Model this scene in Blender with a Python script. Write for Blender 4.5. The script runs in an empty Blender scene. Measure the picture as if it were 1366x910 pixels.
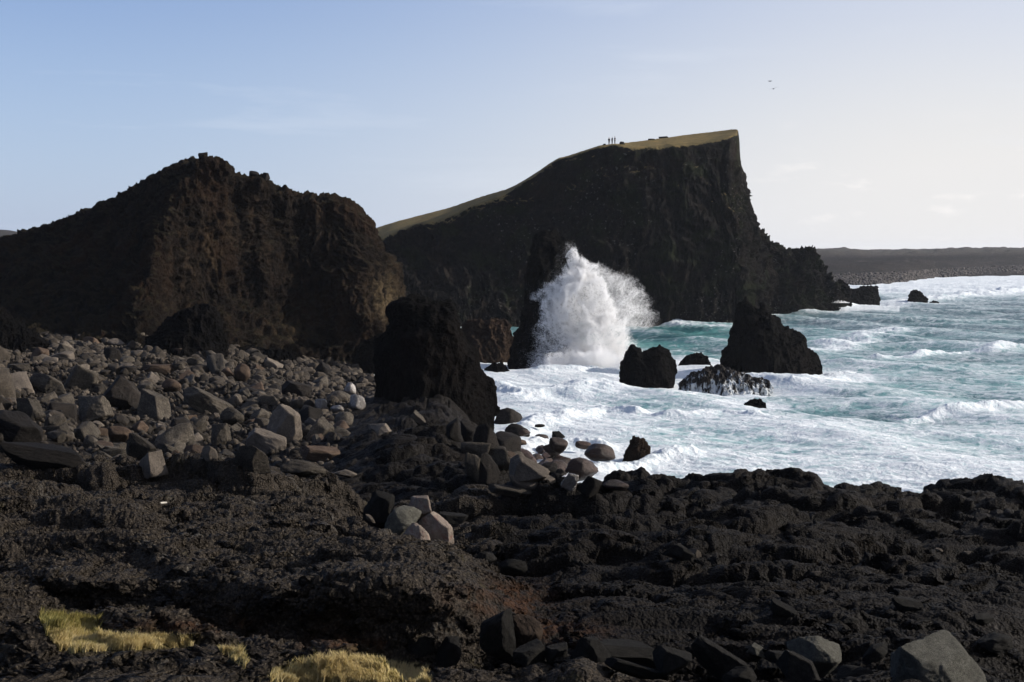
import bpy, bmesh, math, random
import numpy as np
from mathutils import Vector, Matrix, Euler

random.seed(7)
rng = np.random.default_rng(7)
SC = bpy.context.scene
COL = SC.collection

# ------------------------------------------------------------------ camera numbers
F = 1897.0; CX = 683.0; CY = 455.0; HY = 335.0
CAMZ = 16.6
PITCH = math.atan((CY - HY) / F)
cp, sp = math.cos(PITCH), math.sin(PITCH)
SUN_AZ = math.radians(83.0)      # clockwise from the view direction (+Y)
SUN_EL = math.radians(24.0)

def PX(px, py, D):
    """world point seen at photo pixel (px,py) at forward distance D"""
    u = (np.asarray(px, float) - CX) / F
    v = (CY - np.asarray(py, float)) / F
    s = D / (cp + v * sp)
    return np.stack(np.broadcast_arrays(u * s, D * np.ones_like(s), CAMZ + (v * cp - sp) * s), -1)

def project(P):
    P = np.asarray(P, float)
    y = P[..., 1]; z = P[..., 2] - CAMZ
    w = y * cp - z * sp
    v = (y * sp + z * cp) / w
    return CX + F * P[..., 0] / w, CY - F * v

# ------------------------------------------------------------------ noise
_prm = np.random.default_rng(3).permutation(256).astype(np.int32)
_perm = np.concatenate([_prm, _prm, _prm[:2]])
_g = np.random.default_rng(5).normal(size=(256, 3)).astype(np.float32)
_g /= np.linalg.norm(_g, axis=1, keepdims=True)

def gn(x, y, z, seed=0):
    x = np.asarray(x, np.float32) + seed * 17.37; y = np.asarray(y, np.float32) + seed * 5.91; z = np.asarray(z, np.float32) - seed * 9.13
    xi = np.floor(x); yi = np.floor(y); zi = np.floor(z)
    fx = x - xi; fy = y - yi; fz = z - zi
    xi = xi.astype(np.int32) & 255; yi = yi.astype(np.int32) & 255; zi = zi.astype(np.int32) & 255
    u = fx * fx * fx * (fx * (fx * 6 - 15) + 10)
    v = fy * fy * fy * (fy * (fy * 6 - 15) + 10)
    w = fz * fz * fz * (fz * (fz * 6 - 15) + 10)
    def c(i, j, k):
        h = _perm[(_perm[(_perm[xi + i] + yi + j) & 255] + zi + k) & 255]
        g = _g[h]
        return g[..., 0] * (fx - i) + g[..., 1] * (fy - j) + g[..., 2] * (fz - k)
    a = c(0, 0, 0); a = a + u * (c(1, 0, 0) - a)
    b = c(0, 1, 0); b = b + u * (c(1, 1, 0) - b)
    a = a + v * (b - a)
    d = c(0, 0, 1); d = d + u * (c(1, 0, 1) - d)
    e = c(0, 1, 1); e = e + u * (c(1, 1, 1) - e)
    d = d + v * (e - d)
    return (a + w * (d - a)) * 1.6

def fbm(x, y, z, octv=4, seed=0, gain=0.5):
    r = 0; a = 1.0; f = 1.0
    for i in range(octv):
        r = r + a * gn(x * f, y * f, z * f, seed + i * 3.1); a *= gain; f *= 2.03
    return r

def ridged(x, y, z, octv=4, seed=0, gain=0.5):
    r = 0; a = 1.0; f = 1.0
    for i in range(octv):
        r = r + a * (1 - 2 * np.abs(gn(x * f, y * f, z * f, seed + i * 3.1))); a *= gain; f *= 2.07
    return r

def billow(x, y, z, seed=0):
    return np.abs(gn(x, y, z, seed)) ** 0.8

def worley(x, y, seed=0):
    """F1, F2 and a random value of the nearest cell (2D)"""
    xi = np.floor(x).astype(np.int64); yi = np.floor(y).astype(np.int64)
    f1 = np.full(x.shape, 9.0, np.float32); f2 = f1.copy(); cid = np.zeros(x.shape, np.float32)
    for i in (-1, 0, 1):
        for j in (-1, 0, 1):
            h = ((xi + i) * 73856093 ^ (yi + j) * 19349663 ^ (seed * 83492791)) & 0x7fffffff
            h = (h * 1103515245 + 12345) & 0x7fffffff
            rx = ((h >> 8) & 1023) / 1023.0; ry = ((h >> 18) & 1023) / 1023.0
            d = np.hypot(xi + i + rx - x, yi + j + ry - y).astype(np.float32)
            m = d < f1
            f2 = np.where(m, f1, np.minimum(f2, d)); cid = np.where(m, rx * 0.5 + ry * 0.5, cid).astype(np.float32); f1 = np.where(m, d, f1)
    return f1, f2, cid

def sstep(a, b, x):
    t = np.clip((x - a) / (b - a), 0, 1); return t * t * (3 - 2 * t)

def gauss1(a, s, axis):
    if s <= 0: return a
    r = int(3 * s + 1); k = np.exp(-0.5 * (np.arange(-r, r + 1) / s) ** 2); k /= k.sum()
    pad = [(0, 0)] * a.ndim; pad[axis] = (r, r)
    b = np.pad(a, pad, mode='edge'); out = 0
    n = a.shape[axis]
    for i, w in enumerate(k):
        sl = [slice(None)] * a.ndim; sl[axis] = slice(i, i + n); out = out + w * b[tuple(sl)]
    return out

# ------------------------------------------------------------------ object helpers
def tag(o, label=None, cat=None, group=None, kind=None):
    if label: o["label"] = label
    if cat: o["category"] = cat
    if group: o["group"] = group
    if kind: o["kind"] = kind
    return o

def mesh_from(name, V, faces, mat=None, smooth=True):
    me = bpy.data.meshes.new(name)
    V = np.ascontiguousarray(V, np.float32).reshape(-1, 3); faces = np.ascontiguousarray(faces, np.int32)
    n = faces.shape[1]
    me.vertices.add(len(V)); me.vertices.foreach_set('co', V.ravel())
    me.loops.add(faces.size); me.loops.foreach_set('vertex_index', faces.ravel())
    me.polygons.add(len(faces)); me.polygons.foreach_set('loop_start', np.arange(0, faces.size, n, dtype=np.int32))
    me.polygons.foreach_set('use_smooth', np.full(len(faces), smooth, dtype=bool))
    me.update(calc_edges=True)
    if mat: me.materials.append(mat)
    return me

def link(name, me, parent=None, loc=(0, 0, 0)):
    o = bpy.data.objects.new(name, me); COL.objects.link(o); o.location = loc
    if parent: o.parent = parent
    return o

def grid_faces(nr, nc):
    i = np.arange(nr * nc).reshape(nr, nc)
    return np.stack([i[:-1, :-1], i[:-1, 1:], i[1:, 1:], i[1:, :-1]], -1).reshape(-1, 4)

def grid_normals(P):
    du = np.gradient(P, axis=1); dv = np.gradient(P, axis=0)
    n = np.cross(du, dv); n /= np.linalg.norm(n, axis=-1, keepdims=True) + 1e-9
    return n

def attr(me, name, vals):
    a = me.attributes.new(name, 'FLOAT', 'POINT'); a.data.foreach_set('value', np.ascontiguousarray(vals, np.float32).ravel())

# ------------------------------------------------------------------ materials
class NT:
    def __init__(s, name):
        s.m = bpy.data.materials.new(name); s.m.use_nodes = True; s.t = s.m.node_tree
        s.b = s.t.nodes['Principled BSDF']; s.out = s.t.nodes['Material Output']
    def n(s, typ, **kw):
        nd = s.t.nodes.new(typ)
        for k, v in kw.items():
            if k.startswith('_'): setattr(nd, k[1:], v)
            else:
                key = k.replace('__', ' ')
                nd.inputs[int(key[1:]) if key[0] == 'i' and key[1:].isdigit() else key].default_value = v
        return nd
    def l(s, a, b): s.t.links.new(a, b)
    def noise(s, co, scale, detail=5, rough=0.55, dist=0.0, w=None):
        nd = s.n('ShaderNodeTexNoise', Scale=scale, Detail=detail, Roughness=rough, Distortion=dist)
        if co is not None: s.l(co, nd.inputs['Vector'])
        return nd.outputs['Fac']
    def ramp(s, fac, stops):
        nd = s.n('ShaderNodeValToRGB'); e = nd.color_ramp.elements
        while len(e) > 1: e.remove(e[-1])
        e[0].position = stops[0][0]; e[0].color = tuple(stops[0][1]) + (1,) if len(stops[0][1]) == 3 else stops[0][1]
        for p, c in stops[1:]:
            x = e.new(p); x.color = tuple(c) + (1,)
        s.l(fac, nd.inputs['Fac']); return nd.outputs['Color']
    def fr(s, fac, a, b):     # map range clamp
        nd = s.n('ShaderNodeMapRange'); nd.inputs['From Min'].default_value = a; nd.inputs['From Max'].default_value = b
        s.l(fac, nd.inputs['Value']); return nd.outputs['Result']
    def mix(s, fac, a, b, mode='MIX'):
        nd = s.n('ShaderNodeMix', _data_type='RGBA', _blend_type=mode)
        for inp, val in ((nd.inputs['Factor'], fac), (nd.inputs[6], a), (nd.inputs[7], b)):
            if isinstance(val, (int, float)): inp.default_value = val
            elif isinstance(val, tuple): inp.default_value = val + (1,) if len(val) == 3 else val
            else: s.l(val, inp)
        return nd.outputs[2]
    def math(s, op, a, b=0.0, c=None):
        nd = s.n('ShaderNodeMath', _operation=op)
        for i, val in enumerate((a, b, c)):
            if val is None: continue
            if isinstance(val, (int, float)): nd.inputs[i].default_value = val
            else: s.l(val, nd.inputs[i])
        return nd.outputs[0]
    def bump(s, h, dist, strength=1.0, prev=None):
        nd = s.n('ShaderNodeBump', Strength=strength, Distance=dist)
        s.l(h, nd.inputs['Height'])
        if prev is not None: s.l(prev, nd.inputs['Normal'])
        return nd.outputs['Normal']
    def pos(s): return s.n('ShaderNodeNewGeometry').outputs['Position']
    def nz(s):
        g = s.n('ShaderNodeNewGeometry'); x = s.n('ShaderNodeSeparateXYZ'); s.l(g.outputs['Normal'], x.inputs[0]); return x.outputs['Z']
    def objco(s): return s.n('ShaderNodeTexCoord').outputs['Object']
    def at(s, name):
        return s.n('ShaderNodeAttribute', _attribute_name=name).outputs['Fac']
    def scale(s, co, v):
        nd = s.n('ShaderNodeMapping'); nd.inputs['Scale'].default_value = v; s.l(co, nd.inputs['Vector']); return nd.outputs[0]

def lava_material():
    m = NT('lava_rock'); P = m.pos()
    big = m.noise(P, 0.35, 5, 0.6); mid = m.noise(P, 2.3, 6, 0.65); fine = m.noise(P, 17, 6, 0.7)
    vf = m.noise(P, 70, 4, 0.7)
    c = m.ramp(mid, [(0.3, (0.0018, 0.0015, 0.0014)), (0.55, (0.0046, 0.0037, 0.0034)), (0.75, (0.013, 0.0108, 0.0095))])
    c = m.mix(m.fr(big, 0.45, 0.65), c, (0.0085, 0.0062, 0.0046), 'MIX')
    c = m.mix(m.math('MULTIPLY', m.fr(mid, 0.4, 0.6), 0.5), c, (0.0058, 0.0050, 0.0047))
    # pale lichen grit on the dry shelf
    dry = m.at('dry')
    c = m.mix(m.math('MULTIPLY', dry, 0.6), c, (0.031, 0.0255, 0.0205))
    g = m.math('MULTIPLY', m.fr(m.noise(P, 32, 5, 0.75), 0.50, 0.66), dry)
    c = m.mix(m.math('MULTIPLY', g, 0.75), c, (0.115, 0.092, 0.066))
    g2 = m.math('MULTIPLY', m.fr(m.noise(P, 1.1, 4, 0.6), 0.60, 0.70), m.math('MULTIPLY', dry, m.fr(fine, 0.45, 0.6)))
    c = m.mix(m.math('MULTIPLY', g2, 0.5), c, (0.15, 0.145, 0.13))
    vc = m.n('ShaderNodeTexVoronoi', _feature='DISTANCE_TO_EDGE', Scale=1.7); wq = m.n('ShaderNodeTexNoise', Scale=2.2, Detail=4); m.l(P, wq.inputs['Vector'])
    wa = m.n('ShaderNodeVectorMath', _operation='SCALE'); m.l(wq.outputs['Color'], wa.inputs[0]); wa.inputs['Scale'].default_value = 0.9
    wb = m.n('ShaderNodeVectorMath', _operation='ADD'); m.l(P, wb.inputs[0]); m.l(wa.outputs[0], wb.inputs[1]); m.l(wb.outputs[0], vc.inputs['Vector'])
    crack = m.fr(vc.outputs['Distance'], 0.0, 0.05)
    salt = m.math('MULTIPLY', m.fr(m.noise(P, 0.8, 6, 0.7), 0.60, 0.72), m.fr(fine, 0.42, 0.6))
    c = m.mix(m.math('MULTIPLY', salt, 0.5), c, (0.075, 0.068, 0.062))
    # rust and moss
    ru = m.math('MULTIPLY', m.at('rust'), m.fr(m.noise(P, 3.2, 5, 0.7), 0.42, 0.6))
    c = m.mix(m.math('MULTIPLY', ru, 0.8), c, (0.048, 0.021, 0.009))
    mo = m.math('MULTIPLY', dry, m.fr(m.noise(P, 1.9, 5, 0.75), 0.62, 0.74))
    c = m.mix(m.math('MULTIPLY', mo, 0.55), c, (0.055, 0.048, 0.016))
    turf = m.at('turf')
    c = m.mix(turf, c, (0.075, 0.060, 0.022))
    c = m.mix(m.at('wet'), c, (0.006, 0.005, 0.0045))
    m.l(c, m.b.inputs['Base Color'])
    rr = m.fr(mid, 0.3, 0.7); r = m.n('ShaderNodeMapRange'); m.l(rr, r.inputs[0]); r.inputs[3].default_value = 0.55; r.inputs[4].default_value = 0.85
    m.l(r.outputs[0], m.b.inputs['Roughness']); m.b.inputs['Specular IOR Level'].default_value = 0.07
    n1 = m.bump(m.noise(P, 6, 6, 0.7), 0.09)
    n2 = m.bump(fine, 0.035, 1, n1); n3 = m.bump(vf, 0.016, 1, n2); n3 = m.bump(crack, 0.10, 1, n3)
    vo = m.n('ShaderNodeTexVoronoi', Scale=22.0); m.l(P, vo.inputs['Vector']); n3 = m.bump(vo.outputs['Distance'], 0.030, 1, n3)
    m.l(n3, m.b.inputs['Normal'])
    return m.m

def cliff_material(name, dark, mid_, light, grass=None, guano=0.0, tan_at=None, green=0.0):
    m = NT(name); P = m.pos()
    st = m.noise(m.scale(P, (1, 1, 3.2)), 0.22, 6, 0.65)
    a = m.noise(P, 0.09, 5, 0.6); b = m.noise(P, 0.9, 7, 0.7); v = m.noise(m.scale(P, (1, 1, 0.25)), 0.5, 6, 0.65)
    mixf = m.math('ADD', m.math('MULTIPLY', v, 0.5), m.math('MULTIPLY', b, 0.5))
    c = m.ramp(mixf, [(0.36, dark), (0.52, mid_), (0.66, light)])
    c = m.mix(m.fr(st, 0.52, 0.68), c, tuple(x * 0.6 for x in mid_))
    c = m.mix(m.math('MULTIPLY', m.fr(a, 0.5, 0.7), 0.6), c, (light[0] * .8, light[1] * 0.62, light[2] * 0.5))
    if green:
        c = m.mix(m.math('MULTIPLY', m.fr(m.noise(P, 0.16, 5, 0.65), 0.5, 0.62), green), c, (0.014, 0.019, 0.007))
    if tan_at: c = m.mix(m.math('MULTIPLY', m.at('tan'), m.fr(mixf, 0.44, 0.58)), c, (0.17, 0.125, 0.07))
    if name.startswith('far'):
        lf = m.noise(m.scale(P, (1, 0.25, 6)), 0.02, 6, 0.65)
        c = m.mix(m.fr(lf, 0.42, 0.60), c, tuple(x * .45 for x in mid_)); c = m.mix(m.math('MULTIPLY', m.fr(lf, 0.56, 0.68), 0.7), c, (0.11, 0.094, 0.078))
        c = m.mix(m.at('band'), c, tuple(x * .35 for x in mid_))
    if guano:
        f = m.math('MULTIPLY', m.fr(m.noise(P, 1.3, 4, 0.65), 0.61, 0.68), m.fr(m.noise(P, 0.05, 3, 0.5), 0.47, 0.60))
        c = m.mix(m.math('MULTIPLY', f, guano), c, (0.42, 0.40, 0.36))
    if grass:
        nz = m.nz()
        gf = m.fr(m.math('ADD', nz, m.math('MULTIPLY', m.math('SUBTRACT', b, 0.5), 0.7)), 0.62, 0.80)
        gc = m.ramp(m.noise(P, 0.35, 6, 0.7), [(0.3, (grass[0] * .55, grass[1] * .62, grass[2] * .7)), (0.55, grass), (0.75, (grass[0] * 1.35, grass[1] * 1.2, grass[2]))])
        c = m.mix(m.math('MULTIPLY', gf, m.at('turf')), c, gc)
    m.l(c, m.b.inputs['Base Color'])
    m.b.inputs['Roughness'].default_value = 0.85; m.b.inputs['Specular IOR Level'].default_value = 0.06
    n1 = m.bump(m.noise(m.scale(P, (1, 1, 0.5)), 0.9, 7, 0.7), 1.3)
    n2 = m.bump(m.noise(P, 4.0, 6, 0.75), 0.45, 1, n1)
    m.l(n2, m.b.inputs['Normal'])
    return m.m

def rock_material(name, dark, mid_, light, scale=1.0, rough=0.8, spec=0.12, banded=0.0, spots=None, bumpd=0.05, lichen=0.0, world=False):
    m = NT(name); P = m.pos() if world else m.objco()
    oi = m.n('ShaderNodeObjectInfo')
    a = m.noise(P, 1.6 * scale, 5, 0.6); b = m.noise(P, 8 * scale, 6, 0.7); d = m.noise(P, 34 * scale, 4, 0.7)
    c = m.ramp(m.math('ADD', m.math('MULTIPLY', a, 0.45), m.math('MULTIPLY', b, 0.55)), [(0.35, dark), (0.5, mid_), (0.68, light)])
    c = m.mix(m.math('MULTIPLY', m.fr(d, 0.5, 0.7), 0.35), c, tuple(x * 1.6 for x in light))
    if spots: c = m.mix(m.fr(m.noise(P, 2.1 * scale, 5, 0.65), 0.52, 0.68), c, spots)
    if lichen: c = m.mix(m.math('MULTIPLY', m.fr(m.noise(P, 5 * scale, 5, 0.7), 0.58, 0.66), lichen), c, (0.20, 0.19, 0.15))
    hs = m.n('ShaderNodeHueSaturation')
    tv = m.at('tint') if world else oi.outputs['Random']
    vv = m.n('ShaderNodeMapRange'); m.l(tv, vv.inputs[0]); vv.inputs[3].default_value = 0.68; vv.inputs[4].default_value = 1.32
    m.l(vv.outputs[0], hs.inputs['Value']); m.l(c, hs.inputs['Color'])
    m.l(hs.outputs[0], m.b.inputs['Base Color'])
    m.b.inputs['Roughness'].default_value = rough; m.b.inputs['Specular IOR Level'].default_value = spec
    prev = None
    if banded:
        w = m.n('ShaderNodeTexWave', Scale=5.0 * scale, Distortion=3.5, Detail=5, Detail__Scale=2.5); m.l(m.scale(P, (0.35, 1.0, 2.2)), w.inputs['Vector'])
        prev = m.bump(w.outputs['Fac'], bumpd * banded)
    n1 = m.bump(b, bumpd * 1.8, 1, prev); n2 = m.bump(d, bumpd * 0.6, 1, n1)
    m.l(n2, m.b.inputs['Normal'])
    return m.m

def sea_material():
    m = NT('sea_water'); P = m.pos()
    foam = m.at('foam'); thick = m.at('thick')
    big = m.noise(P, 0.045, 4, 0.6, 0.6)
    wc = m.ramp(big, [(0.35, (0.022, 0.075, 0.085)), (0.5, (0.045, 0.150, 0.150)), (0.68, (0.11, 0.29, 0.27))])
    wc = m.mix(m.at('shallow'), (0.012, 0.038, 0.052), wc)
    wc = m.mix(m.fr(foam, 0.30, 1.0), wc, (0.26, 0.45, 0.46))
    m.l(wc, m.b.inputs['Base Color'])
    m.b.inputs['Roughness'].default_value = 0.28; m.b.inputs['IOR'].default_value = 1.33
    m.b.inputs['Specular IOR Level'].default_value = 0.5
    nb = m.bump(m.noise(P, 0.9, 6, 0.65), 0.35); nb = m.bump(m.noise(P, 4.0, 5, 0.6), 0.07, 1, nb)
    m.l(nb, m.b.inputs['Normal'])
    # foam webs: warped position, three scales
    wx = m.n('ShaderNodeTexNoise', Scale=0.16, Detail=5, Roughness=0.6); m.l(P, wx.inputs['Vector'])
    off = m.n('ShaderNodeVectorMath', _operation='SUBTRACT'); m.l(wx.outputs['Color'], off.inputs[0]); off.inputs[1].default_value = (.5, .5, .5)
    sc = m.n('ShaderNodeVectorMath', _operation='SCALE'); m.l(off.outputs[0], sc.inputs[0]); sc.inputs['Scale'].default_value = 9.0
    Q = m.n('ShaderNodeVectorMath', _operation='ADD'); m.l(P, Q.inputs[0]); m.l(sc.outputs[0], Q.inputs[1]); Q = Q.outputs[0]
    vor = m.n('ShaderNodeTexVoronoi', _feature='DISTANCE_TO_EDGE', Scale=0.42); m.l(Q, vor.inputs['Vector'])
    vor2 = m.n('ShaderNodeTexVoronoi', _feature='DISTANCE_TO_EDGE', Scale=1.5); m.l(Q, vor2.inputs['Vector'])
    web = m.math('SUBTRACT', 1.0, m.fr(vor.outputs['Distance'], 0.0, 0.32))
    web2 = m.math('SUBTRACT', 1.0, m.fr(vor2.outputs['Distance'], 0.0, 0.32))
    n = m.noise(Q, 0.55, 7, 0.72)
    n2 = m.noise(Q, 0.13, 5, 0.65)
    v = m.math('ADD', m.math('MULTIPLY', n, 0.9), m.math('MULTIPLY', web, 0.22))
    v = m.math('ADD', v, m.math('MULTIPLY', web2, 0.14)); v = m.math('ADD', v, m.math('MULTIPLY', n2, 0.55))
    # v about 0.95 +- .2 ; foam attribute shifts the threshold
    t = m.math('SUBTRACT', m.math('ADD', v, foam), 1.35)
    f = m.fr(t, -0.06, 0.34)
    f = m.math('MULTIPLY', m.math('POWER', f, 1.15), 0.95)
    fs = m.t.nodes.new('ShaderNodeBsdfPrincipled')
    fc = m.ramp(m.noise(Q, 1.3, 6, 0.7), [(0.3, (0.40, 0.50, 0.53)), (0.5, (0.62, 0.65, 0.67)), (0.7, (0.72, 0.73, 0.74))])
    m.l(fc, fs.inputs['Base Color']); fs.inputs['Roughness'].default_value = 0.75; fs.inputs['Specular IOR Level'].default_value = 0.25
    fb = m.bump(m.noise(Q, 0.7, 7, 0.62), 0.30); fb = m.bump(m.noise(P, 5.0, 6, 0.7), 0.07, 1, fb); m.l(fb, fs.inputs['Normal'])
    mx = m.n('ShaderNodeMixShader'); m.l(f, mx.inputs[0]); m.l(m.b.outputs[0], mx.inputs[1]); m.l(fs.outputs[0], mx.inputs[2])
    m.l(mx.outputs[0], m.out.inputs['Surface'])
    return m.m

LAVA = lava_material()
BEACHBED = LAVA
M_LEFT = cliff_material('headland_rock', (0.003, 0.0023, 0.0018), (0.0125, 0.0086, 0.006), (0.043, 0.028, 0.0170), grass=(0.028, 0.024, 0.012), tan_at=True)
M_BIG = cliff_material('cliff_rock', (0.003, 0.0027, 0.0028), (0.0085, 0.0074, 0.007), (0.027, 0.022, 0.0175), grass=(0.25, 0.185, 0.080), guano=0.35, green=0.7)
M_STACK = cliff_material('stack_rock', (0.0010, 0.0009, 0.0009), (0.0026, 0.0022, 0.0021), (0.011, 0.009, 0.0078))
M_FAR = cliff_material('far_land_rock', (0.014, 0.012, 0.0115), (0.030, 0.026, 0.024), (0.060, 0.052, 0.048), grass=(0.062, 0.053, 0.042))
SEA = sea_material()

# ------------------------------------------------------------------ ground relief
def Zp(py, D): return CAMZ - (py - HY) * D / F
COLS = {
    -900: [(0, 14.9), (9, 13.6), (20, 12.6), (40, 11.0), (60, 9.5), (100, 8.5), (160, 8.5), (240, 8), (400, 8)],
    -300: [(0, 14.9), (9, 13.6), (20, 12.6), (40, 10.8), (55, 9.0), (75, 7.6), (110, 7.0), (165, 7.0), (240, 5), (400, 5)],
    0:    [(0, 14.9), (8, 13.7), (11, 13.27), (14, 13.2), (14.8, 12.75), (16, 12.76), (26, 11.6), (42, 10.07), (48, 9.2), (56, 8.1), (75, 7.1), (100, 6.85), (130, 6.4), (165, 6.1), (185, 6.5), (240, 4), (400, 4)],
    90:   [(0, 14.9), (8, 13.75), (11.5, 13.35), (12.9, 12.95), (15.4, 12.55), (16.2, 12.0), (16.7, 12.85), (24, 11.9), (32, 11.1), (43, 10.0), (47, 8.6), (56, 6.8), (72, 6.0), (100, 5.9), (140, 5.8), (165, 5.6), (185, 5.5), (240, 4), (400, 4)],
    170:  [(0, 14.9), (8, 13.75), (12.5, 13.2), (13.5, 12.75), (14.8, 12.62), (16.1, 11.95), (16.6, 12.85), (24, 11.98), (32, 11.1), (42, 10.07), (46, 8.2), (58, 5.5), (72, 5.2), (100, 5.1), (140, 5.2), (165, 5.4), (185, 5.4), (240, 3), (400, 3)],
    300:  [(0, 14.9), (8, 13.75), (11.5, 13.25), (13.0, 12.75), (14.3, 12.45), (15.1, 11.95), (15.6, 12.85), (20, 12.33), (25, 11.79), (35, 10.8), (41, 10.0), (47, 7.2), (58, 4.8), (72, 4.5), (100, 4.3), (140, 4.0), (165, 4.2), (185, 4.2), (240, 1), (400, 0)],
    430:  [(0, 14.9), (8, 13.7), (10.8, 13.3), (12.2, 12.95), (14.0, 12.3), (14.8, 11.9), (15.3, 12.9), (20, 12.3), (27, 11.55), (33.5, 10.95), (38, 8.9), (48, 7.0), (60, 6.3), (78, 5.0), (100, 4.2), (125, 3.2), (140, 2.5), (160, 1.6), (190, 1.0), (215, 0.2), (240, -1), (400, -3)],
    510:  [(0, 14.9), (8, 13.7), (11.2, 13.1), (13, 12.6), (14.2, 12.2), (14.7, 11.9), (15.2, 12.95), (19, 12.4), (23, 12.05), (27, 11.3), (31, 9.4), (40, 8.4), (55, 7.4), (70, 6.6), (85, 5.8), (105, 5.2), (116, 5.0), (127, 2.4), (150, 1.6), (175, 0.6), (195, -1), (400, -3)],
    590:  [(0, 14.9), (8, 13.6), (12, 12.9), (13.6, 12.4), (14.7, 11.9), (15.3, 12.9), (19, 12.35), (22, 11.9), (25.5, 10.6), (33, 9.4), (45, 8.3), (60, 7.2), (80, 6.0), (100, 5.6), (116, 5.2), (124, 2.4), (140, 0.8), (160, -0.8), (400, -3)],
    650:  [(0, 14.9), (8, 13.6), (12, 12.9), (13.8, 12.4), (15, 12.0), (15.8, 12.65), (18.5, 12.3), (21.5, 11.1), (30, 10.0), (45, 8.5), (60, 7.1), (74, 6.1), (84, 5.6), (92, 3.6), (100, 2.6), (112, 1.2), (122, 0.3), (135, -1), (400, -3)],
    720:  [(0, 14.9), (8, 13.5), (13, 12.66), (14.6, 12.3), (17, 12.1), (22, 11.1), (28, 10.2), (42, 8.5), (50, 7.2), (56, 5.6), (62, 4.7), (70, 3.9), (85, 2.6), (97, 1.2), (108, 0.2), (120, -1), (400, -3)],
    762:  [(0, 14.9), (8, 13.5), (13, 12.66), (16, 12.2), (21, 11.45), (29, 10.2), (42, 8.5), (50, 7.4), (57, 6.0), (62, 4.8), (74, 3.2), (88, 1.7), (100, 0.3), (112, -1), (400, -3)],
    800:  [(0, 14.9), (8, 13.5), (13, 12.66), (16, 12.2), (21, 11.45), (29, 10.26), (40, 8.9), (52, 7.4), (62, 6.2), (68, 4.6), (80, 2.1), (92, 0.3), (100, -1), (400, -3)],
    870:  [(0, 14.9), (8, 13.5), (13, 12.66), (16, 12.2), (21, 11.45), (29, 10.26), (40, 8.9), (52, 7.4), (63, 6.3), (66, 4.2), (74, -1), (400, -3)],
    1000: [(0, 14.9), (8, 13.5), (13, 12.66), (16.5, 12.1), (21, 11.45), (28, 10.47), (40, 8.9), (55, 7.18), (69, 5.8), (73, 3.5), (79, -1), (400, -3)],
    1100: [(0, 14.9), (8, 13.5), (13, 12.66), (16.5, 12.1), (21, 11.4), (28, 10.4), (40, 8.8), (55, 7.1), (68, 5.85), (72, 3.5), (79, -1), (400, -3)],
    1230: [(0, 14.9), (8, 13.5), (13, 12.66), (16.5, 12.1), (21, 11.3), (28, 10.2), (40, 8.6), (52, 7.3), (64, 6.0), (68, 3.5), (75, -1), (400, -3)],
    1366: [(0, 14.9), (8, 13.5), (13, 12.6), (16.5, 12.0), (21, 11.2), (28, 10.0), (40, 8.6), (50, 7.6), (60, 6.5), (64, 4), (70, -1), (400, -3)],
    1520: [(0, 14.9), (8, 13.0), (13, 11.8), (16.5, 11.2), (21, 10.6), (28, 9.7), (40, 8.4), (50, 7.5), (58, 6.5), (62, 4), (68, -1), (400, -3)],
    2300: [(0, 14.9), (8, 12.5), (13, 11.2), (16.5, 10.6), (21, 10.0), (28, 9.2), (40, 8.0), (50, 7.4), (58, 6.5), (62, 4), (68, -1), (400, -3)],
}
_cx = np.array(sorted(COLS)); _ld = np.linspace(math.log(2.0), math.log(420), 900)
_tab = np.array([np.interp(np.exp(_ld), [p[0] for p in COLS[c]], [p[1] for p in COLS[c]]) for c in _cx])
_tab = gauss1(_tab, 4.0, 1)
_px = np.linspace(-900, 2300, 801)
_t2 = np.array([np.interp(_px, _cx, _tab[:, j]) for j in range(_tab.shape[1])]).T
_t2 = gauss1(_t2, 5.0, 0)

def base_z(X, Y):
    px = CX + F * X / np.maximum(Y, 0.5)
    # wobble the ledge lines so that they wander
    wob = gn(X * 0.11, Y * 0.11, 3.0, 2) * 0.05 + gn(X * 0.5, Y * 0.5, 1.0, 6) * 0.018
    ld = np.log(np.clip(Y, 2.0, 415)) + wob
    a = np.clip((px + 900) / 3200 * 800, 0, 799.999); b = np.clip((ld - _ld[0]) / (_ld[1] - _ld[0]), 0, 898.999)
    i = a.astype(int); j = b.astype(int); fa = a - i; fb = b - j
    return ((_t2[i, j] * (1 - fa) + _t2[i + 1, j] * fa) * (1 - fb) + (_t2[i, j + 1] * (1 - fa) + _t2[i + 1, j + 1] * fa) * fb)

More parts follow.
